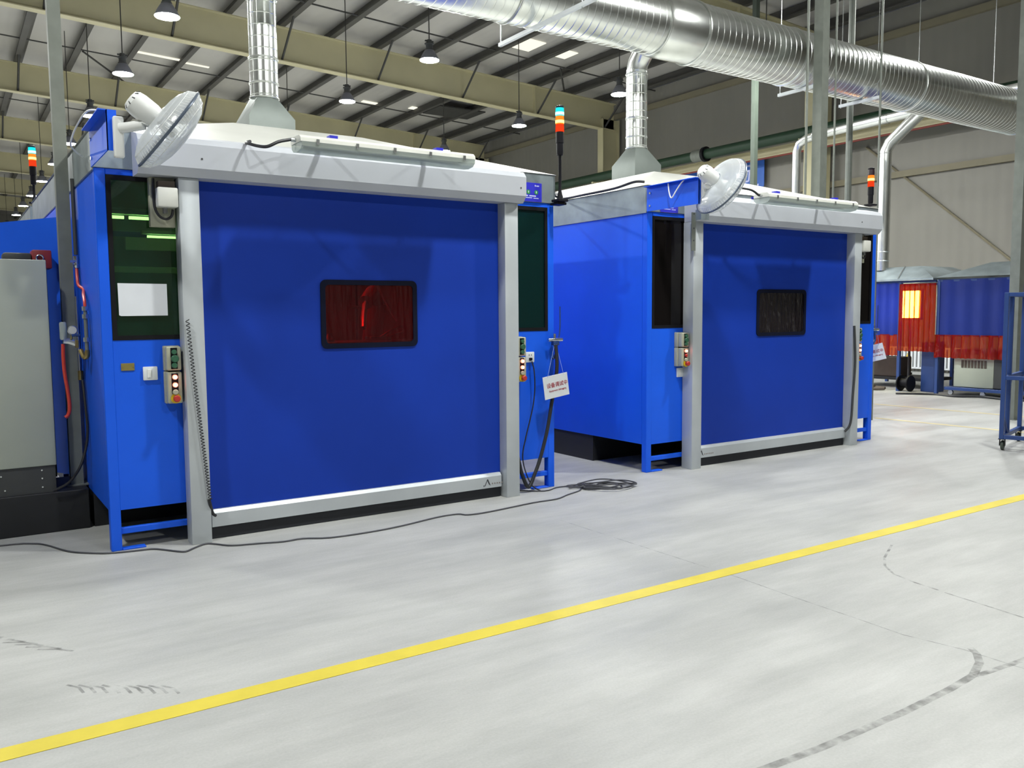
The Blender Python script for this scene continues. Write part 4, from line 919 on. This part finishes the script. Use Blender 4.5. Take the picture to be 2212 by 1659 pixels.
for y0, y1, lb in ((10.6, 12.0, 'right white slatted radiator at the foot of the far wall'), (12.1, 14.3, 'left white slatted radiator at the foot of the far wall')):
    r = thing('wall_radiator', lb, 'radiator', (21, (y0 + y1) / 2, 0), 'white radiators')
    n = int((y1 - y0) / .1)
    b = MB()
    for k in range(n): b.box((20.9, y0 + .1 * k, .1), (20.96, y0 + .1 * k + .06, .62), .008, 1)
    b.build('fins', 'white', r); MB().box((20.91, y0, .08), (20.95, y1, .12)).build('header', 'white', r); MB().box((20.91, y0, .60), (20.95, y1, .64)).build('header', 'white', r)
    for yy in (y0 + .1, y1 - .1): MB().box((20.92, yy - .02, 0), (20.95, yy + .02, .08)).build('foot', 'white', r)

# ------------------------------------------------------------------ blue cart at right edge
r = thing('tube_cart', 'blue steel tube cart on castors at the right edge', 'cart', (9.9, 4.87, 0), None); cart = r
xa, xb, ya, yb = 9.90, 10.85, 4.87, 4.25; w = .045
for x, y in ((xa, ya), (xb, ya), (xa, yb), (xb, yb)): MB().box((x - w / 2, y - w / 2, .135), (x + w / 2, y + w / 2, 1.785), .003, 1).build('post', 'dkblue', r)
MB().box((xa + .27 - w / 2, ya - w / 2, .18), (xa + .27 + w / 2, ya + w / 2, 1.74), .003, 1).build('post', 'dkblue', r)
for z in (.158, .83, 1.762):
    for y in (ya, yb): MB().box((xa + w / 2, y - w / 2, z - .022), (xb - w / 2, y + w / 2, z + .022), .003, 1).build('rail', 'dkblue', r)
    for x in (xa, xb): MB().box((x - w / 2, yb + w / 2, z - .022), (x + w / 2, ya - w / 2, z + .022), .003, 1).build('rail', 'dkblue', r)
MB().tube([(xa + .015, ya, .42), (xa + .26, ya, .175)], .018, 8).build('gusset', 'dkblue', r)
MB().tube([(xa + .27, ya, .70), (xa + .38, ya, .82)], .018, 8).build('gusset', 'dkblue', r)
r.rotation_euler.z = math.radians(15)
for x, y in ((xa + .05, ya), (xb - .05, ya), (xa + .05, yb), (xb - .05, yb)):
    b = MB(); b.box((x - .045, y - .035, .125), (x + .045, y + .035, .134)); b.box((x - .02, y - .028, .05), (x + .03, y - .024, .125)); b.box((x - .02, y + .024, .05), (x + .03, y + .028, .125)); c = b.build('castor', 'blackpl', r)
    MB().lathe([(.04, 0), (.055, .006), (.055, .03), (.04, .036)], (x + .02, y - .018, .056), (0, 1, 0), 22).build('wheel', 'gpost', c)
# drill plates on the second booth post
r = thing('slotted_bracket', 'galvanised slotted bracket at the top of the second door left post', 'bracket', (6.2, 6.08, 2.3))
MB().box((6.175, 6.06, 2.20), (6.232, 6.068, 2.575), .001, 1).build('strip', 'post', r); MB().box((6.2325, 5.985, 2.50), (6.34, 5.992, 2.60), .001, 1).build('plate', 'galv', r)
MB().box((6.225, 5.985, 2.50), (6.232, 6.0595, 2.60)).build('angle', 'galv', r)
for z in (2.30, 2.42, 2.56): MB().cyl((6.205, 6.058, z), (6.205, 6.060, z), .008, 8).build('hole', 'darkink', r)

# ------------------------------------------------------------------ world, camera, view
w = bpy.data.worlds.new('World'); scene.world = w; w.use_nodes = True
w.node_tree.nodes['Background'].inputs['Color'].default_value = (.6, .65, .7, 1); w.node_tree.nodes['Background'].inputs['Strength'].default_value = .05
cam = bpy.data.cameras.new('camera'); co = bpy.data.objects.new('camera', cam); COL.objects.link(co); scene.camera = co
ya, pi_, ro = (math.radians(v) for v in (33.64595, -4.777415, -.451107))
fwd = V((math.sin(ya) * math.cos(pi_), math.cos(ya) * math.cos(pi_), math.sin(pi_))); rt = V((math.cos(ya), -math.sin(ya), 0)); up = rt.cross(fwd)
r2 = rt * math.cos(ro) + up * math.sin(ro); u2 = -rt * math.sin(ro) + up * math.cos(ro)
mt = Matrix((r2, u2, -fwd)).transposed().to_4x4(); mt.translation = (0, 0, 1.6); co.matrix_world = mt
cam.sensor_fit = 'HORIZONTAL'; cam.sensor_width = 36; cam.lens = 1834.53 / 2212 * 36; cam.clip_start = .05; cam.clip_end = 300
vs = scene.view_settings; vs.view_transform = 'Standard'; vs.look = 'None'; vs.gamma = 1; vs.use_curve_mapping = False; vs.exposure = 0.16
scene.cycles.use_light_tree = True
scene.cycles.max_bounces = 8; scene.cycles.transparent_max_bounces = 16
